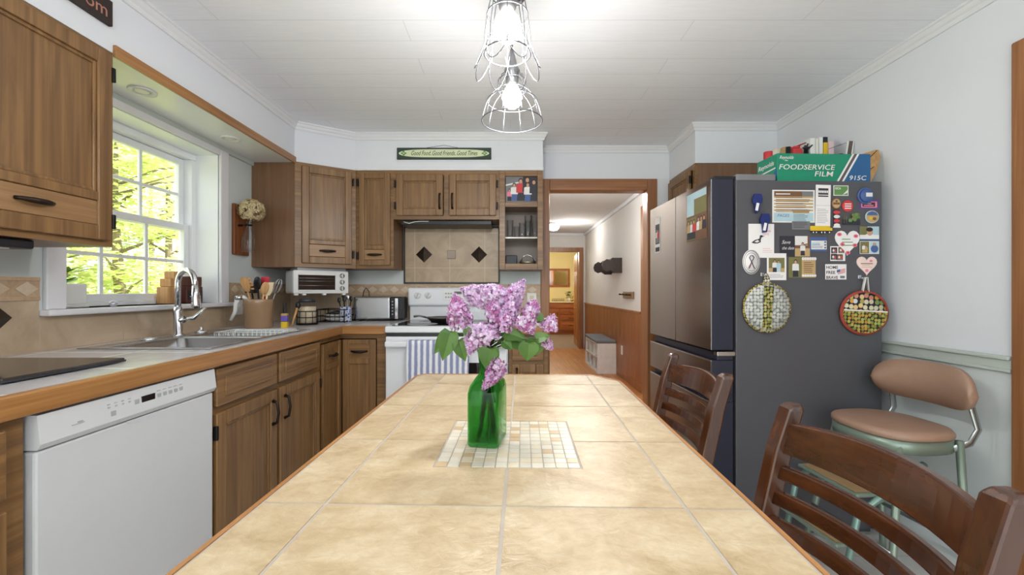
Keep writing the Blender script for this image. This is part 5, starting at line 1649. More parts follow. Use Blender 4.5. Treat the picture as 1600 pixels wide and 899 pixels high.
b = MB(); b.tube([(-.162, .139, .2), (.162, .139, .2)], .008, 8); b.tube([(-.175, -.18, .2), (.175, -.18, .2)], .008, 8); b.build('cross_bar', GREYC, o)
# ---------------------------------------------------------------- refrigerator
FA = R(2.0)
FO = Vector((1.045, 1.93, 0)); FD, FW, FH = .70, .76, 1.662
fr = thing('refrigerator', 'large dark steel french door refrigerator covered with magnets', 'refrigerator', FO, FA)
MB().box(0, FD, 0, FW, .03, FH, .004).box(.03, FD - .03, .03, FW - .03, 0, .03).build('fridge_body', FSIDE, fr)
MB().box(.004, .192, .004, FW - .004, FH, FH + .03, .004).build('hinge_cover', flat('hinge_cover_grey', (120, 120, 124), .45), fr)
XD0, XD1 = -.118, -.012
def fdoor(name, y0, y1, z0, z1):
    b = MB().box(XD0 + .002, XD1, y0, y1, z0, z1, .004, 0)
    b.box(XD0, XD0 + .002, y0 + .002, y1 - .002, z0 + .002, z1 - .002, 0, 1)
    return b.build(name, [NAVY, FRONT], fr)
for y0, y1 in ((0, FW / 2 - .002), (FW / 2 + .002, FW)):
    d = fdoor('fridge_door', y0, y1, .872, FH + .006)
    MB().box(XD0 + .0005, XD0 + .012, y0 + .001, y0 + .004, .874, FH + .003).build('edge_strip', STEEL, d)
for z0, z1 in ((.665, .825), (.06, .63)):
    d = fdoor('freezer_drawer', 0, FW, z0, z1)
    b = MB()
    b.box(XD0 + .03, XD1, 0.0005, FW - .0005, z1, z1 + .036, .004)
    b.build('recessed_grip', NAVY, d)
    MB().box(XD0 - .0005, XD0 + .006, .002, FW - .002, z1 - .006, z1 + .001, .001).build('edge_strip', STEEL, d)
b = MB().box(-.10, .05, .01, .06, FH + .0062, FH + .022, .004); b.build('door_hinge', BLACK, fr)
b = MB().box(-.09, -.004, -.003, .03, .845, .866, .003); b.build('mid_hinge', STEEL, fr)

SU = Vector((math.cos(FA), math.sin(FA), 0)); SN = Vector((math.sin(FA), -math.cos(FA), 0))
def side(px, py, off=.0006):
    d = Vector(((px - CX) / FPX, 1, (CY - py) / FPX))
    o0 = FO + SN * off
    t_ = (o0 - Vector((0, 0, CAMZ))).dot(SN) / d.dot(SN)
    return Vector((0, 0, CAMZ)) + d * t_, t_ / FPX
LAYER = [0]
def card(name, label, cat, x0, y0, x1, y1, draw, mats=None, group='papers on the refrigerator', tilt=0, off=None, t_=.0006):
    """a thin printed card on the refrigerator side, given by its pixel rectangle"""
    LAYER[0] += 1
    off = .0012 + .0002 * LAYER[0] if off is None else off
    c, s = side((x0 + x1) / 2, (y0 + y1) / 2, off)
    w_, h_ = (x1 - x0) * s, (y1 - y0) * s
    b = MB()
    draw(b, w_, h_)
    o = b.build(name, mats or PR)
    o.matrix_world = frame(c, SU, (0, 0, 1)) @ Matrix.Rotation(R(tilt), 4, 'Z')
    return tag(o, label, cat, group)
def base(b, w_, h_, mi, t_=.0008):
    b.box(-w_ / 2, w_ / 2, -h_ / 2, h_ / 2, -t_, 0, 0, mi)
def lines(b, x0, x1, y0, y1, n, th, mi, z=.0003, seed=1):
    r_ = random.Random(seed)
    for k in range(n):
        y = y1 - (y1 - y0) * (k + .5) / n
        b.rect(x0, x0 + (x1 - x0) * r_.uniform(.7, 1), y - th / 2, y + th / 2, z, mi)
# papers and photographs
def g(b, w, h):
    base(b, w, h, WT); b.rect(-w * .46, w * .46, -h * .46, h * .46, .0002, TN)
    b.rect(-w * .46, w * .2, h * .3, h * .46, .0003, BR); b.rect(w * .2, w * .46, h * .3, h * .46, .0003, GR)
    for k in range(5): b.rect(-w * .46, w * .46, h * (.2 - k * .1), h * (.25 - k * .1), .0003, WT)
    b.rect(-w * .46, w * .46, -h * .46, -h * .2, .0004, SY); b.text('PAGES', h * .13, -w * .38, -h * .33, .0006, BL, shear=.2)
    lines(b, -w * .42, w * .42, -h * .2, h * .3, 8, h * .018, BR, .0006); b.rect(-w * .42, -w * .08, h * .36, h * .39, .0006, WT)
card('calendar_card', 'largest tan and blue printed card at top of the refrigerator side', 'card', 1206, 297, 1274, 348, g)
def g(b, w, h):
    base(b, w, h, GR); b.rect(-w * .45, w * .45, h * .32, h * .46, .0002, TN); lines(b, -w * .42, w * .42, -h * .42, h * .3, 10, h * .02, DK)
card('printed_note', 'small grey brown printed note overlapping the largest card', 'note', 1237, 328, 1266, 359, g)
def g(b, w, h):
    base(b, w, h, 0); b.rect(-w * .34, w * .34, h * .22, h * .42, .0002, DK)
    for k in range(6): b.disc(-w * .28 + k * w * .11, h * .34, w * .05, h * .035, .0004, WT, 8)
    b.rect(-w * .34, w * .34, h * .25, h * .27, .0004, WT); b.rect(-w * .5, w * .5, -.0004 + h * .02, h * .022, .0003, GR); lines(b, -w * .4, w * .4, -h * .4, -h * .05, 9, h * .008, GR)
card('photo_strip', 'tall white paper with dark group photo at its top', 'paper', 1274, 289, 1298, 356, g, tilt=-1)
def g(b, w, h):
    base(b, w, h, WT); b.rect(-w * .45, w * .45, -h * .43, h * .43, .0002, GN); b.poly([(w * .1, -h * .43), (w * .45, h * .1), (w * .45, -h * .2)], .0003, WT); b.text('GCA', h * .28, -w * .4, h * .12, .0005, WT, bold=.03)
card('green_card', 'small green and white card near the top of the refrigerator', 'card', 1302, 290, 1326, 306, g)
def g(b, w, h):
    base(b, w, h, 0)
    b.text('SAVE', h * .075, w * .06, h * .36, .0004, PK); b.text('THE', h * .075, w * .2, h * .26, .0004, PK); b.text('DATE', h * .075, w * .06, h * .16, .0004, PK)
    x, y, k = -w * .1, -h * .02, w * .011        # water bird
    b.poly([(x - 26 * k, y - 4 * k), (x - 14 * k, y + 5 * k), (x + 0 * k, y + 9 * k), (x + 6 * k, y + 6 * k), (x + 8 * k, y - 2 * k), (x - 4 * k, y - 7 * k), (x - 16 * k, y - 7 * k)], .0003, DK)
    b.poly([(x - 16 * k, y - 1 * k), (x - 4 * k, y + 5 * k), (x + 3 * k, y + 1 * k), (x - 6 * k, y - 4 * k)], .0004, WT)
    b.poly([(x + 1 * k, y + 7 * k), (x + 7 * k, y + 4 * k), (x + 10 * k, y + 16 * k), (x + 4 * k, y + 17 * k)], .0004, DK)
    b.disc(x + 9 * k, y + 18 * k, 6 * k, 4 * k, .0005, DK, 12); b.poly([(x + 13 * k, y + 19 * k), (x + 22 * k, y + 19 * k), (x + 13 * k, y + 16 * k)], .0005, DK)
    lines(b, w * .05, w * .45, -h * .36, -h * .2, 3, h * .008, PK)
card('bird_card', 'white invitation card with a black water bird', 'card', 1169, 350, 1210, 403, g)
def g(b, w, h):
    base(b, w, h, DK); b.rect(0, w * .5, -h * .5, h * .5, .0002, BR); b.rect(0, w * .42, h * .05, h * .5, .0003, WT); b.rect(.0, w * .5, -h * .5, -h * .1, .0003, TN)
    person_print(b, w * .26, -h * .45, h * .55, WT, DK, .0005); b.poly([(w * .02, 0), (w * .48, h * .16), (w * .48, h * .1), (w * .02, -h * .05)], .0004, BR)
    b.text('Save', h * .24, -w * .44, h * .12, .0005, WT, shear=.35); b.text('the date', h * .22, -w * .44, -h * .16, .0005, WT, shear=.35, fit=w * .4)
card('dark_save_card', 'dark save the date card with white script lettering', 'card', 1218, 369, 1266, 401, g)
def g(b, w, h):
    base(b, w, h, BL); b.rect(-w * .42, w * .5, -h * .36, h * .26, .0002, WT); b.rect(-w * .38, w * .1, -h * .05, h * .12, .0003, SY)
    for k in range(3): b.rect(w * .36, w * .46, h * (-.3 + k * .2), h * (-.18 + k * .2), .0004, BL)
    lines(b, -w * .38, w * .3, -h * .3, 0, 3, h * .03, BL)
card('blue_ticket', 'small blue bordered white card beside the dark script card', 'card', 1265, 371, 1292, 393, g)
def g(b, w, h):
    base(b, w, h, 0); b.rect(-w * .41, w * .41, -h * .2, h * .33, .0002, OL); b.rect(-w * .41, w * .41, -h * .2, -h * .05, .0003, TN)
    person_print(b, -w * .1, -h * .2, h * .4, WT, DK, .0004); person_print(b, w * .1, -h * .2, h * .38, SY, SY, .0005); lines(b, -w * .38, w * .38, -h * .42, -h * .26, 3, h * .012, GR)
card('couple_photo', 'white bordered photo of a standing couple on yellow grass', 'photo', 1198, 396, 1229, 438, g, group='photographs')
def g(b, w, h):
    base(b, w, h, TN); b.rect(-w * .5, -w * .02, -h * .5, h * .5, .0002, OL); person_print(b, -w * .25, -h * .46, h * .72, WT, P_DK and DK, .0004)
    for k in range(6):
        b.disc(w * (.03 + k * .09), h * .42, w * .05, h * .08, .0003, WT, 10); b.disc(w * (.03 + k * .09), -h * .4, w * .05, h * .06, .0003, WT, 10)
    lines(b, w * .06, w * .44, -h * .28, h * .28, 6, h * .03, BR)
card('couple_card', 'tan card with photo of an embracing couple and text', 'card', 1232, 402, 1275, 434, g)
def g(b, w, h):
    base(b, w, h, 0)
    for cx_, cy_, a in ((-.24, .22, DK), (.24, .24, BR), (-.26, -.22, DK), (.14, -.24, BR)):
        b.rect(w * (cx_ - .2), w * (cx_ + .2), h * (cy_ - .2), h * (cy_ + .2), .0002, a); person_print(b, w * (cx_ - .05), h * (cy_ - .2), h * .3, WT, GR, .0004); person_print(b, w * (cx_ + .08), h * (cy_ - .2), h * .27, RD, GR, .0005)
card('photo_collage', 'small white collage of four tiny photos below the hearts', 'photo', 1297, 385, 1321, 408, g, group='photographs')
def g(b, w, h):
    base(b, w, h, 0)
    for k, t_ in enumerate(('HOME', 'FREE', 'BRAVE')): b.text(t_, h * .27, -w * .45, h * (.2 - k * .33), .0003, DK, bold=.02, fit=(w * .55 if k != 1 else w * .42))
    for k in range(5): b.poly([(w * .08, h * (.1 - k * .06)), (w * .44, h * (.22 - k * .06)), (w * .44, h * (.19 - k * .06)), (w * .08, h * (.07 - k * .06))], .0003, RD)
    b.poly([(w * .04, h * .12), (w * .2, h * .17), (w * .2, h * .0), (w * .04, -h * .06)], .0005, BL); b.rect(w * .2, w * .42, -h * .42, -h * .26, .0003, GR)
card('flag_card', 'white card reading home free brave with small flag', 'card', 1289, 413, 1323, 437, g)
def g(b, w, h):
    base(b, w, h, SY); b.rect(-w * .5, w * .5, -h * .5, -h * .1, .0002, WT); b.rect(-w * .5, -w * .1, -h * .1, h * .5, .0002, OL); b.disc(w * .02, h * .1, w * .16, h * .26, .0004, SK, 12); b.disc(0, h * .28, w * .18, h * .16, .0005, HR, 12); b.poly([(-w * .3, -h * .4), (w * .3, -h * .4), (w * .16, -h * .05), (-w * .18, -h * .05)], .0003, WT); b.rect(-w * .5, w * .5, -h * .5, -h * .4, .0005, BL)
card('child_photo', 'photo of a dark haired child in white at right edge', 'photo', 1343, 354, 1374, 376, g, group='photographs')
def g(b, w, h):
    base(b, w, h, WT); b.rect(-w * .48, -w * .02, -h * .46, h * .46, .0002, OL); b.rect(w * .02, w * .48, -h * .46, h * .46, .0002, SY); person_print(b, -w * .3, -h * .4, h * .6, WT, TN, .0004); person_print(b, -w * .17, -h * .4, h * .5, TN, TN, .0005); b.disc(w * .26, -h * .1, w * .2, h * .3, .0004, BL, 12); b.disc(w * .26, h * .26, w * .1, h * .12, .0005, SK, 10)
card('family_photo', 'pair of small photos under the dark haired child photo', 'photo', 1343, 377, 1374, 397, g, group='photographs')
# hearts
def heart(w, h, n=28):
    p = []
    for k in range(n):
        t_ = 2 * PI * k / n
        p.append((w / 2 * math.sin(t_) ** 3, h / 2 * ((13 * math.cos(t_) - 5 * math.cos(2 * t_) - 2 * math.cos(3 * t_) - math.cos(4 * t_)) / 15.5 + .15)))
    return p[::-1]
def g(b, w, h):
    b.prism(heart(w, h), -.002, 0, 0)
    for cx_, cy_ in ((-.32, .32), (.34, .26), (-.2, -.05), (.3, -.08), (.02, -.36)): b.disc(w * cx_, h * cy_, w * .1, h * .07, .0002, PK, 12); b.disc(w * cx_, h * cy_, w * .05, h * .035, .0003, RD, 10)
    lines(b, -w * .22, w * .24, -h * .14, h * .2, 3, h * .03, GN)
card('paper_heart', 'larger white heart magnet with pink roses', 'heart', 1304, 359, 1344, 401, g, group='heart magnets')
def g(b, w, h):
    b.prism(heart(w, h), -.003, 0, 0); b.rect(-w * .3, w * .28, h * .1, h * .14, .0003, BR); b.disc(w * .2, h * .25, w * .08, h * .06, .0002, PK, 10); b.disc(0, -h * .22, w * .09, h * .08, .0002, PK, 10); lines(b, -w * .25, w * .28, -h * .1, h * .08, 2, h * .02, TN)
card('paper_heart', 'smaller pale pink heart magnet above the red pot holder', 'heart', 1338, 400, 1371, 432, g, [flat('heart_pink', (240, 214, 206), .4)] + PR[1:], group='heart magnets')
# oval ribbon magnet
def g(b, w, h):
    b.lathe([(1, -.0015), (1, 0)], 32, mi=0, sx=w / 2, sy=h / 2); b.lathe([(.93, .0002), (.88, .0003)], 32, mi=DK, sx=w / 2, sy=h / 2, cap=False); b.lathe([(.74, .0002), (.71, .0003)], 32, mi=DK, sx=w / 2, sy=h / 2, cap=False)
    for s in (1, -1):
        b.tube([(-s * w * .16, -h * .27, .0004), (s * w * .0, .0, .0004), (s * w * .13, h * .17, .0004), (s * w * .05, h * .26, .0004), (0, h * .27, .0004)], w * .07, 6, mi=DK, flat_=.1)
    b.tube([(-w * .2, -h * .22, .0008), (w * .12, h * .1, .0008)], w * .014, 6, mi=RD, flat_=.2); b.tube([(-w * .13, -h * .26, .0008), (w * .15, h * .03, .0008)], w * .014, 6, mi=RD, flat_=.2)
card('oval_magnet', 'white oval magnet with black and red ribbon', 'magnet', 1160, 390, 1188, 429, g, group='magnets')
# magnets
def g(b, w, h): b.box(-w * .3, w * .3, -h * .5, h * .5, -.002, 0, 0, DK); [b.disc(0, h * (.36 - k * .24), w * (.34 + .05 * (k == 0)), h * .1, .0003 + .0001 * k, (RD, WT, RD, WT)[k], 12) for k in range(4)]; b.rect(-w * .4, w * .4, -h * .5, -h * .42, .0003, WT)
card('lighthouse_magnet', 'red and white striped lighthouse magnet', 'magnet', 1300, 328, 1315, 356, g, group='magnets')
def g(b, w, h):
    b.box(-w * .5, w * .4, -h * .1, h * .42, -.003, 0, .001, YL); b.box(w * .2, w * .5, -h * .12, h * .22, -.002, .0005, .001, YL); b.box(-w * .5, w * .5, -h * .22, -h * .08, -.002, .001, 0, DK)
    for k in (-.38, -.24, .0, .14, .36): b.disc(w * k, -h * .26, w * .07, h * .17, .0014, DK, 12); b.disc(w * k, -h * .26, w * .03, h * .08, .0016, WT, 8)
card('truck_magnet', 'yellow tanker truck magnet', 'magnet', 1266, 352, 1301, 367, g, group='magnets')
def disc_mag(name, label, x, y, rx, ry, mi, deco):
    def g(b, w, h):
        b.lathe([(1, -.004), (1, -.001), (.9, .0)], 28, mi=mi, sx=w / 2, sy=h / 2)
        deco(b, w, h)
    card(name, label, 'magnet', x - rx, y - ry, x + rx, y + ry, g, group='magnets')
disc_mag('round_magnet', 'round red bottle cap style magnet', 1325, 322, 9, 9, RD, lambda b, w, h: (b.text('Coke', h * .3, 0, -h * .02, .0004, WT, align='C', shear=.3, fit=w * .66) if False else [b.rect(-w * .3, w * .3, h * y, h * (y + .09), .0004, WT) for y in (-.25, -.06, .13)]))
disc_mag('round_magnet', 'round brown and tan magnet under the green card', 1307, 318, 8, 9, BR, lambda b, w, h: (b.disc(0, 0, w * .4, h * .4, .0003, TN, 16), b.rect(-w * .34, w * .34, -h * .1, h * .08, .0004, BR), b.disc(0, h * .2, w * .12, h * .1, .0005, BR, 10)))
disc_mag('round_magnet', 'round teal and orange landscape magnet at right edge', 1363, 339, 11, 10, SY, lambda b, w, h: (b.disc(0, 0, w * .45, h * .45, .0003, flat and TN, 20), b.poly([(-w * .42, h * .12), (w * .42, h * .12), (w * .3, h * .33), (0, h * .44), (-w * .3, h * .33)], .0004, BL), b.disc(-w * .1, -h * .1, w * .14, h * .12, .0005, YL, 12), b.disc(w * .15, -h * .15, w * .15, h * .12, .0005, BR, 12)))
disc_mag('round_magnet', 'large blue round clip magnet at upper right corner', 1353, 306, 13, 13, BL, lambda b, w, h: (b.lathe([(.8, 0), (.75, .008), (.001, .009)], 20, mi=BL, sx=w / 2, sy=h / 2), b.rect(-w * .1, w * .3, -h * .08, h * .16, .0095, WT)))
def g(b, w, h): b.box(-w / 2, w / 2, -h / 2, h / 2, -.002, 0, .001, BL); b.rect(-w * .4, w * .4, -h * .34, h * .3, .0003, PK); b.rect(-w * .34, w * .3, -h * .24, h * .2, .0004, DK); lines(b, -w * .28, w * .24, -h * .2, h * .16, 2, h * .1, PK, .0006)
card('purple_magnet', 'purple rectangular magnet under the blue round clip', 'magnet', 1342, 312, 1374, 327, g, [PAPER, SKINS[0], P_RED, P_DK, P_GR, flat('print_purple_deep', (92, 66, 130), .5)] + PR[6:], group='magnets', off=.0014)
def g(b, w, h):
    r_ = random.Random(2)
    b.box(-w * .5, w * .5, -h * .5, -h * .1, -.003, 0, .001, DK)
    for k in range(14): b.ell((r_.uniform(-.1, .38) * w, r_.uniform(-.2, .3) * h, 0), w * .12, h * .14, .003, 8, 6, GN if k % 3 else OL)
    b.tube([(-w * .45, -h * .4, 0), (-w * .42, h * .4, 0)], .0012, 6, mi=OL); b.tube([(-w * .3, -h * .4, 0), (-w * .33, h * .2, 0)], .001, 6, mi=OL)
card('tree_magnet', 'dark green tree shaped magnet below the red round one', 'magnet', 1317, 331, 1345, 351, g, group='magnets')
# blue magnetic clips
def clip_(label, px, py):
    c, s = side(px, py, .004)
    o = thing('magnetic_clip', label, 'clip', c, 0, 'blue magnetic clips')
    o.matrix_world = frame(c, SU, (0, 0, 1))
    BC = flat('clip_blue', (28, 46, 110), .35)
    MB().prism([(-.018, .0), (.02, .0), (.026, .02), (.02, .045), (-.012, .045), (-.022, .02)], .004, .012).prism([(-.012, 0), (.014, 0), (.008, -.04), (-.008, -.042)], .002, .014).build('clip_body', BC, o)
    MB().box(-.006, .007, -.034, .002, .0141, .0165, .001, M=Matrix.Rotation(R(-12), 4, 'Z')).build('clip_label', PAPER, o)
    MB().lathe([(.012, -.004), (.012, .0045)], 16, (0, .02, 0)).build('magnet_disc', BLACK, o)
clip_('upper blue magnetic clip holding nothing on the refrigerator', 1181, 319)
clip_('lower blue magnetic clip pinching the bird card', 1193, 350)
# photographs on the refrigerator doors
FN = Vector((-math.cos(FA), -math.sin(FA), 0)); FT = Vector((math.sin(FA), -math.cos(FA), 0))
def door_card(name, label, y0, y1, z0, z1, draw):
    c = FO + Matrix.Rotation(FA, 3, 'Z') @ Vector((XD0 - .0016, (y0 + y1) / 2, 0)); c.z = (z0 + z1) / 2
    b = MB(); draw(b, y1 - y0, z1 - z0); o = b.build(name, PR)
    o.matrix_world = frame(c, FT, (0, 0, 1))
    tag(o, label, 'photo', 'photographs')
def g(b, w, h):
    base(b, w, h, BR); b.rect(-w * .48, w * .48, h * .02, h * .48, .0002, SY); b.rect(-w * .1, w * .48, h * .02, h * .34, .0003, OL); b.rect(-w * .48, 0, -h * .48, -h * .02, .0002, OL); b.rect(.002, w * .48, -h * .48, -h * .02, .0002, BR)
    for k in range(3): person_print(b, -w * .38 + k * w * .14, -h * .46, h * .34, (TN, WT, RD)[k], DK, .0004)
    for k in range(3): person_print(b, w * .12 + k * w * .13, -h * .46, h * .36, (WT, TN, DK)[k], BR, .0005)
door_card('photo_print', 'large photo sheet on the nearer refrigerator door', .035, .245, 1.40, 1.645, g)
def g(b, w, h):
    base(b, w, h, 0); b.rect(-w * .4, w * .4, -h * .25, h * .3, .0002, DK); person_print(b, -w * .12, -h * .22, h * .34, WT, GR, .0004); person_print(b, w * .15, -h * .22, h * .32, RD, GR, .0005); b.rect(-w * .4, w * .4, -h * .46, -h * .34, .0003, DK)
door_card('photo_print', 'narrow photo strip on the farther refrigerator door', .595, .675, 1.38, 1.60, g)

# pot holders
def loop_hook(px, py):
    c, s = side(px, py, .002)
    o = thing('adhesive_hook', 'small clear hook above the %s pot holder' % ('newsprint patterned' if px < 1250 else 'red rimmed'), 'hook', c, 0, 'hooks on the refrigerator')
    o.matrix_world = frame(c, SU, (0, 0, 1))
    MB().box(-.008, .008, -.006, .012, -.002, .002, .002).tube([(0, 0, .002), (0, -.008, .008), (0, -.006, .014), (0, .002, .016)], .0025, 6).build('hook_body', STEEL, o)
loop_hook(1191, 430); loop_hook(1343, 434)
c, s = side(1197, 481, .006)
o = thing('pot_holder', 'round olive and newsprint patterned pot holder hanging on the left', 'pot holder', c, 0, 'pot holders'); o.matrix_world = frame(c, SU, (0, 0, 1))
OLV = dots_mat('olive_leaf_print', (44, 40, 26), ((150, 148, 80), (206, 196, 130), (120, 128, 60), (184, 160, 90)), 70)
NEWS = dots_mat('newsprint', (120, 124, 120), ((196, 200, 196), (206, 206, 200), (168, 172, 166)), 64)
rx, ry = 38.5 * s, 39 * s
MB().lathe([(.93, 0), (1, .002), (1, .007), (.93, .009)], 40, sx=rx, sy=ry, cap=False).build('rim', dots_mat('olive_rim_print', (60, 44, 20), ((190, 176, 100), (150, 140, 70), (206, 186, 110)), 90), o)
MB().lathe([(.935, .001), (.935, .009), (.5, .0105), (.001, .011)], 40, sx=rx, sy=ry).build('newsprint_face', NEWS, o)
b = MB(); ym = ry * .93
b.prism([(-.027, -ym * .9), (.018, -ym * .93), (.022, 0), (.03, ym * .9), (-.016, ym * .95), (-.02, 0)], .0095, .0125); b.build('centre_band', OLV, o)
b = MB(); b.prism([(-.02, ry * .92), (.022, ry * .92), (.004, ry + .042), (-.008, ry + .042)], .003, .008); b.build('hanging_loop', dots_mat('dark_loop_print', (50, 46, 40), ((150, 144, 100), (220, 214, 200)), 80), o)
c, s = side(1348.5, 489, .006)
o = thing('pot_holder', 'round red rimmed pot holder with pocket hanging on the right', 'pot holder', c, 0, 'pot holders'); o.matrix_world = frame(c, SU, (0, 0, 1)) @ Matrix.Rotation(R(-3), 4, 'Z')
rx, ry = 39 * s, 35 * s
MB().lathe([(.9, 0), (1, .002), (1, .009), (.9, .011)], 40, sx=rx, sy=ry, cap=False).build('rim', flat('red_gingham', (156, 66, 54), .85, var=.35, nscale=260), o)
MB().lathe([(.905, .001), (.905, .008), (.001, .009)], 40, sx=rx, sy=ry).build('backing', dots_mat('fruit_print', (30, 30, 34), ((206, 206, 214), (226, 214, 140), (206, 130, 110), (220, 220, 190), (226, 160, 60), (140, 160, 90)), 42), o)
pk = [(rx * .9 * math.cos(a), ry * .9 * math.sin(a)) for a in [PI - R(5) + (PI + R(10)) * k / 24 for k in range(25)]]
MB().prism(pk, .0085, .0135).build('pocket', dots_mat('green_leaf_print', (44, 40, 24), ((130, 140, 60), (170, 176, 90), (196, 140, 60), (110, 124, 50)), 62), o)
MB().box(-rx * .9, rx * .9, ry * .06, ry * .12, .0135, .015, .001).build('pocket_binding', P_WHT, o)
b = MB(); b.tube([(-.014, ry * .95, .006), (-.004, ry + .06, .006), (.004, ry + .062, .006), (.014, ry * .95, .006)], .008, 8, flat_=.3); b.build('hanging_loop', P_WHT, o)

# ---------------------------------------------------------------- things on top of the refrigerator
RF = Matrix.Rotation(FA, 3, 'Z')
def ft(x, y, z=FH): v = FO + RF @ Vector((x, y, 0)); v.z = z; return v
G_ = flat('carton_green', (20, 134, 104), .45, var=.02); B_ = flat('carton_blue', (32, 92, 142), .45, var=.02); STR = flat('carton_brown_stripe', (96, 82, 80), .5)
BXW, BXD, BXH = .45, .15, .131
o = thing('film_carton', 'green and blue lettered foodservice film carton on the refrigerator', 'carton', ft(.204, .012, FH + .0005), FA)
MB().box(0, BXW, 0, BXD, 0, BXH, .002).build('carton_body', G_, o)
b = MB(); M = frame((0, -.0008, 0), (1, 0, 0), (0, 0, 1)); 
k_ = BXW / 148
b.prism([(98 * k_, 0), (BXW, 0), (BXW, BXH), (123 * k_, BXH)], 0, .0004, 0, M)
for a_, b2, mi in ((94, 97.2, 1), (97.8, 101.4, 2), (102, 105.2, 1)):
    dx = 25
    b.prism([(a_ * k_, 0), (b2 * k_, 0), ((b2 + dx) * k_, BXH), ((a_ + dx) * k_, BXH)], .0002, .0008, mi, M)
b.build('printed_panel', [B_, P_WHT, STR], o)
b = MB()
M2 = frame((0, -.0018, 0), (1, 0, 0), (0, 0, 1))
b.text('FOODSERVICE', .034, .008, .055, 0, 0, shear=.2, bold=.006, fit=.266, M=M2); b.text('FILM', .034, .179, .0235, 0, 0, shear=.2, bold=.006, fit=.086, M=M2); b.text('915C', .03, .345, .008, 0, 0, shear=.2, bold=.006, fit=.082, M=M2); b.text('Reynolds', .022, .010, .104, 0, 0, shear=.3, bold=.01, fit=.066, M=M2); b.text('Film', .009, .036, .094, 0, 0, bold=.02, M=M2)
b.build('carton_lettering', P_WHT, o)
b = MB(); M3 = frame((-.0012, BXD, 0), (0, -1, 0), (0, 0, 1))
b.text('Reynolds', .03, .012, .082, 0, 0, shear=.2, bold=.02, fit=.115, M=M3); b.rect(0, 0, 0, 0, 0) if False else None
b.prism([(.01, .055), (.14, .062), (.14, .068), (.01, .061)], 0, .0004, 0, M3); b.text('FILM', .026, .012, .022, 0, 0, shear=.2, bold=.03, fit=.05, M=M3)
b.prism([(.1, .0), (.148, .0), (.148, .07)], 0, .0004, 1, M3)
b.build('end_print', [P_WHT, B_], o)
zt = FH + .0005
def put(name, label, cat, px, py, dY, mb, mat_, group=None):
    p = at(px, py, dY)
    o = mb.build(name, mat_, loc=(p.x, p.y, zt), rot=(0, 0, FA))
    return tag(o, label, cat, group)
zz = lambda py, Y: CAMZ + (CY - py) * Y / FPX - zt
# shelf goods standing behind the carton
YB1 = 2.27
put('red_cap_bottle', 'white bottle with red cap behind left end of the film carton', 'bottle', 1200, 240, YB1, MB().lathe([(.03, 0), (.033, .01), (.033, .14), (.02, .175), (.014, .18)], 18, mi=0).lathe([(.02, .18), (.022, .183), (.022, zz(238, YB1)), (.001, zz(237, YB1))], 16, mi=1), [WHITEP, P_RED])
put('white_tub', 'white rounded tub behind the film carton near the red cap', 'tub', 1213, 240, YB1 + .06, MB().lathe([(.04, 0), (.045, .02), (.045, .17), (.03, .215), (.02, zz(234, YB1 + .06)), (.001, zz(233, YB1 + .06))], 20), flat('ivory_tub', (226, 216, 196), .5))
put('spice_tin', 'tan tin with black lid behind the film carton', 'tin', 1227, 230, YB1, MB().lathe([(.02, 0), (.021, .01), (.021, zz(231, YB1)), (.001, zz(230, YB1))], 18, mi=0), [P_TAN])
put('spice_tin', 'black tin next to the tan tin behind the film carton', 'tin', 1231.5, 230, YB1 - .05, MB().lathe([(.012, 0), (.012, zz(230, YB1 - .05)), (.001, zz(229.5, YB1 - .05))], 14), BLACK)
o = thing('spray_bottle', 'red trigger spray bottle behind the film carton', 'bottle', tuple(at(1243, 240, YB1).xy) + (zt,), FA)
MB().box(-.028, .028, -.02, .02, 0, zz(233, YB1) - .0, .008).box(-.018, .018, -.016, .016, zz(233, YB1), zz(229, YB1), .006).build('bottle_body', P_RED, o)
MB().tube([(.0, 0, zz(230, YB1)), (.03, 0, zz(226, YB1)), (.075, 0, zz(221, YB1))], [.006, .004, .003], 8).build('spray_tube', flat('maroon_tube', (150, 40, 60), .4), o)
MB().box(-.06, -.02, -.012, .012, zz(234, YB1), zz(230.5, YB1), .005).build('trigger_head', P_RED, o)
b = MB().tube([(0, 0, 0), (0, 0, zz(236, YB1))], .011, 10)
rr = random.Random(4)
for k in range(14): b.tube([(0, 0, zz(238, YB1)), (rr.uniform(-.03, .03), rr.uniform(-.02, .02), zz(231, YB1) + rr.uniform(-.01, .012))], .004, 5)
put('bristle_brush', 'black bristled brush standing behind the film carton', 'brush', 1259.5, 240, YB1 - .02, b, BLACK)
for px, w_, top, m_, lb in ((1270, .027, 219, WHITEP, 'wider white book behind the film carton, left of the thin ones'), (1277, .014, 219.5, flat('book_cream', (230, 228, 220), .6), 'thin cream book between two white books'), (1283, .02, 217.5, WHITEP, 'tall white book directly left of the yellow one'),
                            (1290.5, .022, 217, None, 'yellow and black book behind the film carton'), (1299, .03, 224, flat('book_pink', (226, 196, 200), .6), 'pale pink book right of the yellow one')):
    t_ = zz(top, YB1)
    if m_ is None:
        b = MB().box(-w_ / 2, w_ / 2, 0, .15, 0, t_ - .03, .001, 0).box(-w_ / 2, w_ / 2, 0, .15, t_ - .03, t_, .001, 1); m_ = [P_YEL, BLACK]
    else:
        b = MB().box(-w_ / 2, w_ / 2, 0, .15, 0, t_, .001, 0); m_ = [m_, P_GR]
    b.text('THE KITCHEN', .008, 0, 0, 0, 1, M=frame((-.003, -.0006, t_ - .14), (0, 0, 1), (-1, 0, 0)) , fit=.08) if False else None
    put('cook_book', lb, 'book', px, 240, YB1 - .03, b, m_, 'books on the refrigerator')
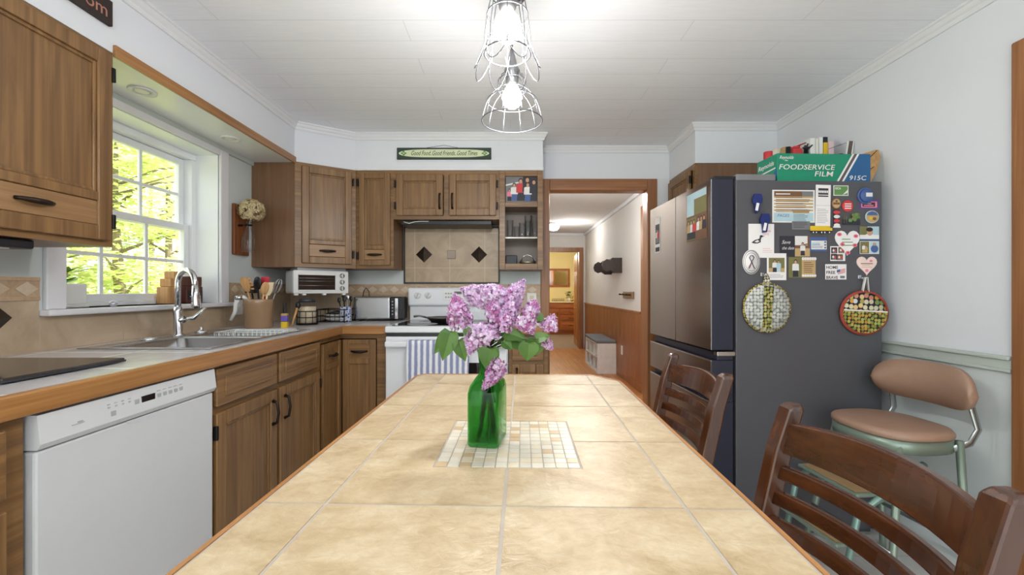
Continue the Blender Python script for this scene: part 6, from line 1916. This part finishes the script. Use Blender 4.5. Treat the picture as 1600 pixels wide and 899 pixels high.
put('black_stopper', 'small black stopper peeking over the film carton', 'stopper', 1312, 241, YB1 - .05, MB().lathe([(.012, 0), (.012, zz(245, YB1 - .05)), (.02, zz(243, YB1 - .05)), (.014, zz(241, YB1 - .05)), (.001, zz(240.5, YB1 - .05))], 16), BLACK)
# carton flap: striped strip standing above the carton
p = at(1325, 243, 2.19)
o = thing('striped_strip', 'brown and white striped strip leaning on wall behind the carton', 'strip', (p.x, p.y, zt), FA)
L_ = zz(221, 2.19)
b = MB()
for x0, x1, mi in ((-.018, -.011, 0), (-.011, .011, 1), (.011, .018, 0)):
    b.prism([(x0 - .03, 0), (x1 - .03, 0), (x1 + .012, L_), (x0 + .012, L_)], 0, .006, mi, frame((0, 0, 0), (1, 0, 0), (0, 0, 1)))
b.build('strip_body', [P_WHT, STR], o)
MB().tube([(-.095, .012, zz(232, 2.19)), (.0, .012, zz(222, 2.19))], .0016, 6).build('wire_edge', P_GR, o)
# tan board at the right end
p = at(1356, 287, 2.03)
o = thing('tan_board', 'tan tapered wooden board standing right of the film carton', 'board', (p.x, p.y, zt), 0)
kk = 2.03 / FPX
poly = [((x - 1356) * kk, (287 - y) * kk) for x, y in ((1351.5, 286), (1351.5, 245), (1338, 245), (1338, 241), (1350, 237), (1365, 232.5), (1370, 233), (1372, 244), (1368, 262), (1356, 286))]
MB().prism(poly[::-1], -.012, .012, M=frame((0, 0, .0), (1, 0, 0), (0, 0, 1))).build('board_body', flat('cork_tan', (188, 146, 94), .7, var=.2, nscale=60), o)
b = MB(); M = frame((0, -.0125, 0), (1, 0, 0), (0, 0, 1))
b.tube([((1353 - 1356) * kk, (287 - 247) * kk, 0), ((1367 - 1356) * kk, (287 - 233.5) * kk, 0)], .0018, 6, M=M); b.tube([((1353 - 1356) * kk, (287 - 265) * kk, 0), ((1362 - 1356) * kk, (287 - 259) * kk, 0)], .0018, 6, M=M)
b.build('carved_line', INK, o)

# ---------------------------------------------------------------- pendant lamps
GUN = flat('gunmetal_wire', (120, 122, 128), .35, .8)
def ring(b, r, z, t_=.0018, n=36, mi=0): b.tube([(r * math.cos(2 * PI * k / n), r * math.sin(2 * PI * k / n), z) for k in range(n)], t_, 7, True, mi)
def pendant(label, x, y, bulbz, kind):
    o = thing('pendant_lamp', label, 'lamp', (x, y, bulbz), 0, 'caged pendant lamps over the table')
    top = ZC - bulbz
    MB().lathe([(.001, top - .03), (.05, top - .026), (.06, top - .004), (.06, top - .0005)], 24).build('canopy', GUN, o)
    MB().tube([(0, 0, .17), (0, 0, top - .02)], .0035, 8).build('cord', BLACK, o)
    MB().lathe([(.016, .04), (.024, .05), (.026, .085), (.03, .095), (.022, .11), (.012, .15), (.007, .175), (.001, .176)], 20).build('socket', flat('socket_grey', (128, 128, 132), .4, .6), o)
    bl = MB().lathe([(.001, -.046), (.02, -.042), (.034, -.028), (.039, -.006), (.034, .016), (.02, .034), (.0135, .05)], 24).build('bulb', flat('bulb_glow_' + kind, (255, 250, 240), .3, emit=14), o)
    d = bpy.data.lights.new('pendant_bulb', 'POINT'); d.energy = 12.5; d.color = (1, .985, .965); d.shadow_soft_size = .04
    l = bpy.data.objects.new('bulb_light', d); COL.objects.link(l); l.parent = o; l.location = (0, 0, -.055)
    b = MB()
    if kind == 'bell':
        for r, z in ((.052, .055), (.053, .022), (.094, -.02), (.114, -.095)): ring(b, r, z)
        for k in range(10):
            a = 2 * PI * k / 10; c, s = math.cos(a), math.sin(a)
            b.tube([(r * c, r * s, z) for r, z in ((.028, .085), (.048, .068), (.053, .04), (.056, .018), (.075, .004), (.094, -.02), (.106, -.055), (.114, -.095))], .0014, 6)
    else:
        for r, z in ((.045, .085), (.056, .03), (.064, -.078)): ring(b, r, z)
        for k in range(8):
            a = 2 * PI * k / 8; c, s = math.cos(a), math.sin(a)
            b.tube([(r * c, r * s, z) for r, z in ((.028, .1), (.045, .085), (.056, .03), (.063, -.03), (.064, -.078))], .0014, 6)
        for k in range(8):                      # petal loops flaring out below the lower ring
            a0 = 2 * PI * (k + .5) / 8; pts = []
            for j in range(11):
                t_ = j / 10; an = a0 + (t_ - .5) * 2 * PI / 8 * 1.25
                q = math.sin(PI * t_)
                pts.append(((.064 + .03 * q ** .8) * math.cos(an), (.064 + .03 * q ** .8) * math.sin(an), -.05 - .085 * q ** .9))
            b.tube(pts, .0014, 6)
    b.build('wire_cage', GUN, o)
pendant('nearer caged pendant lamp with petal shaped wire loops', -.009, 1.15, 1.882, 'petal')
pendant('farther caged pendant lamp with flared bell wire shade', .005, 1.57, 1.884, 'bell')
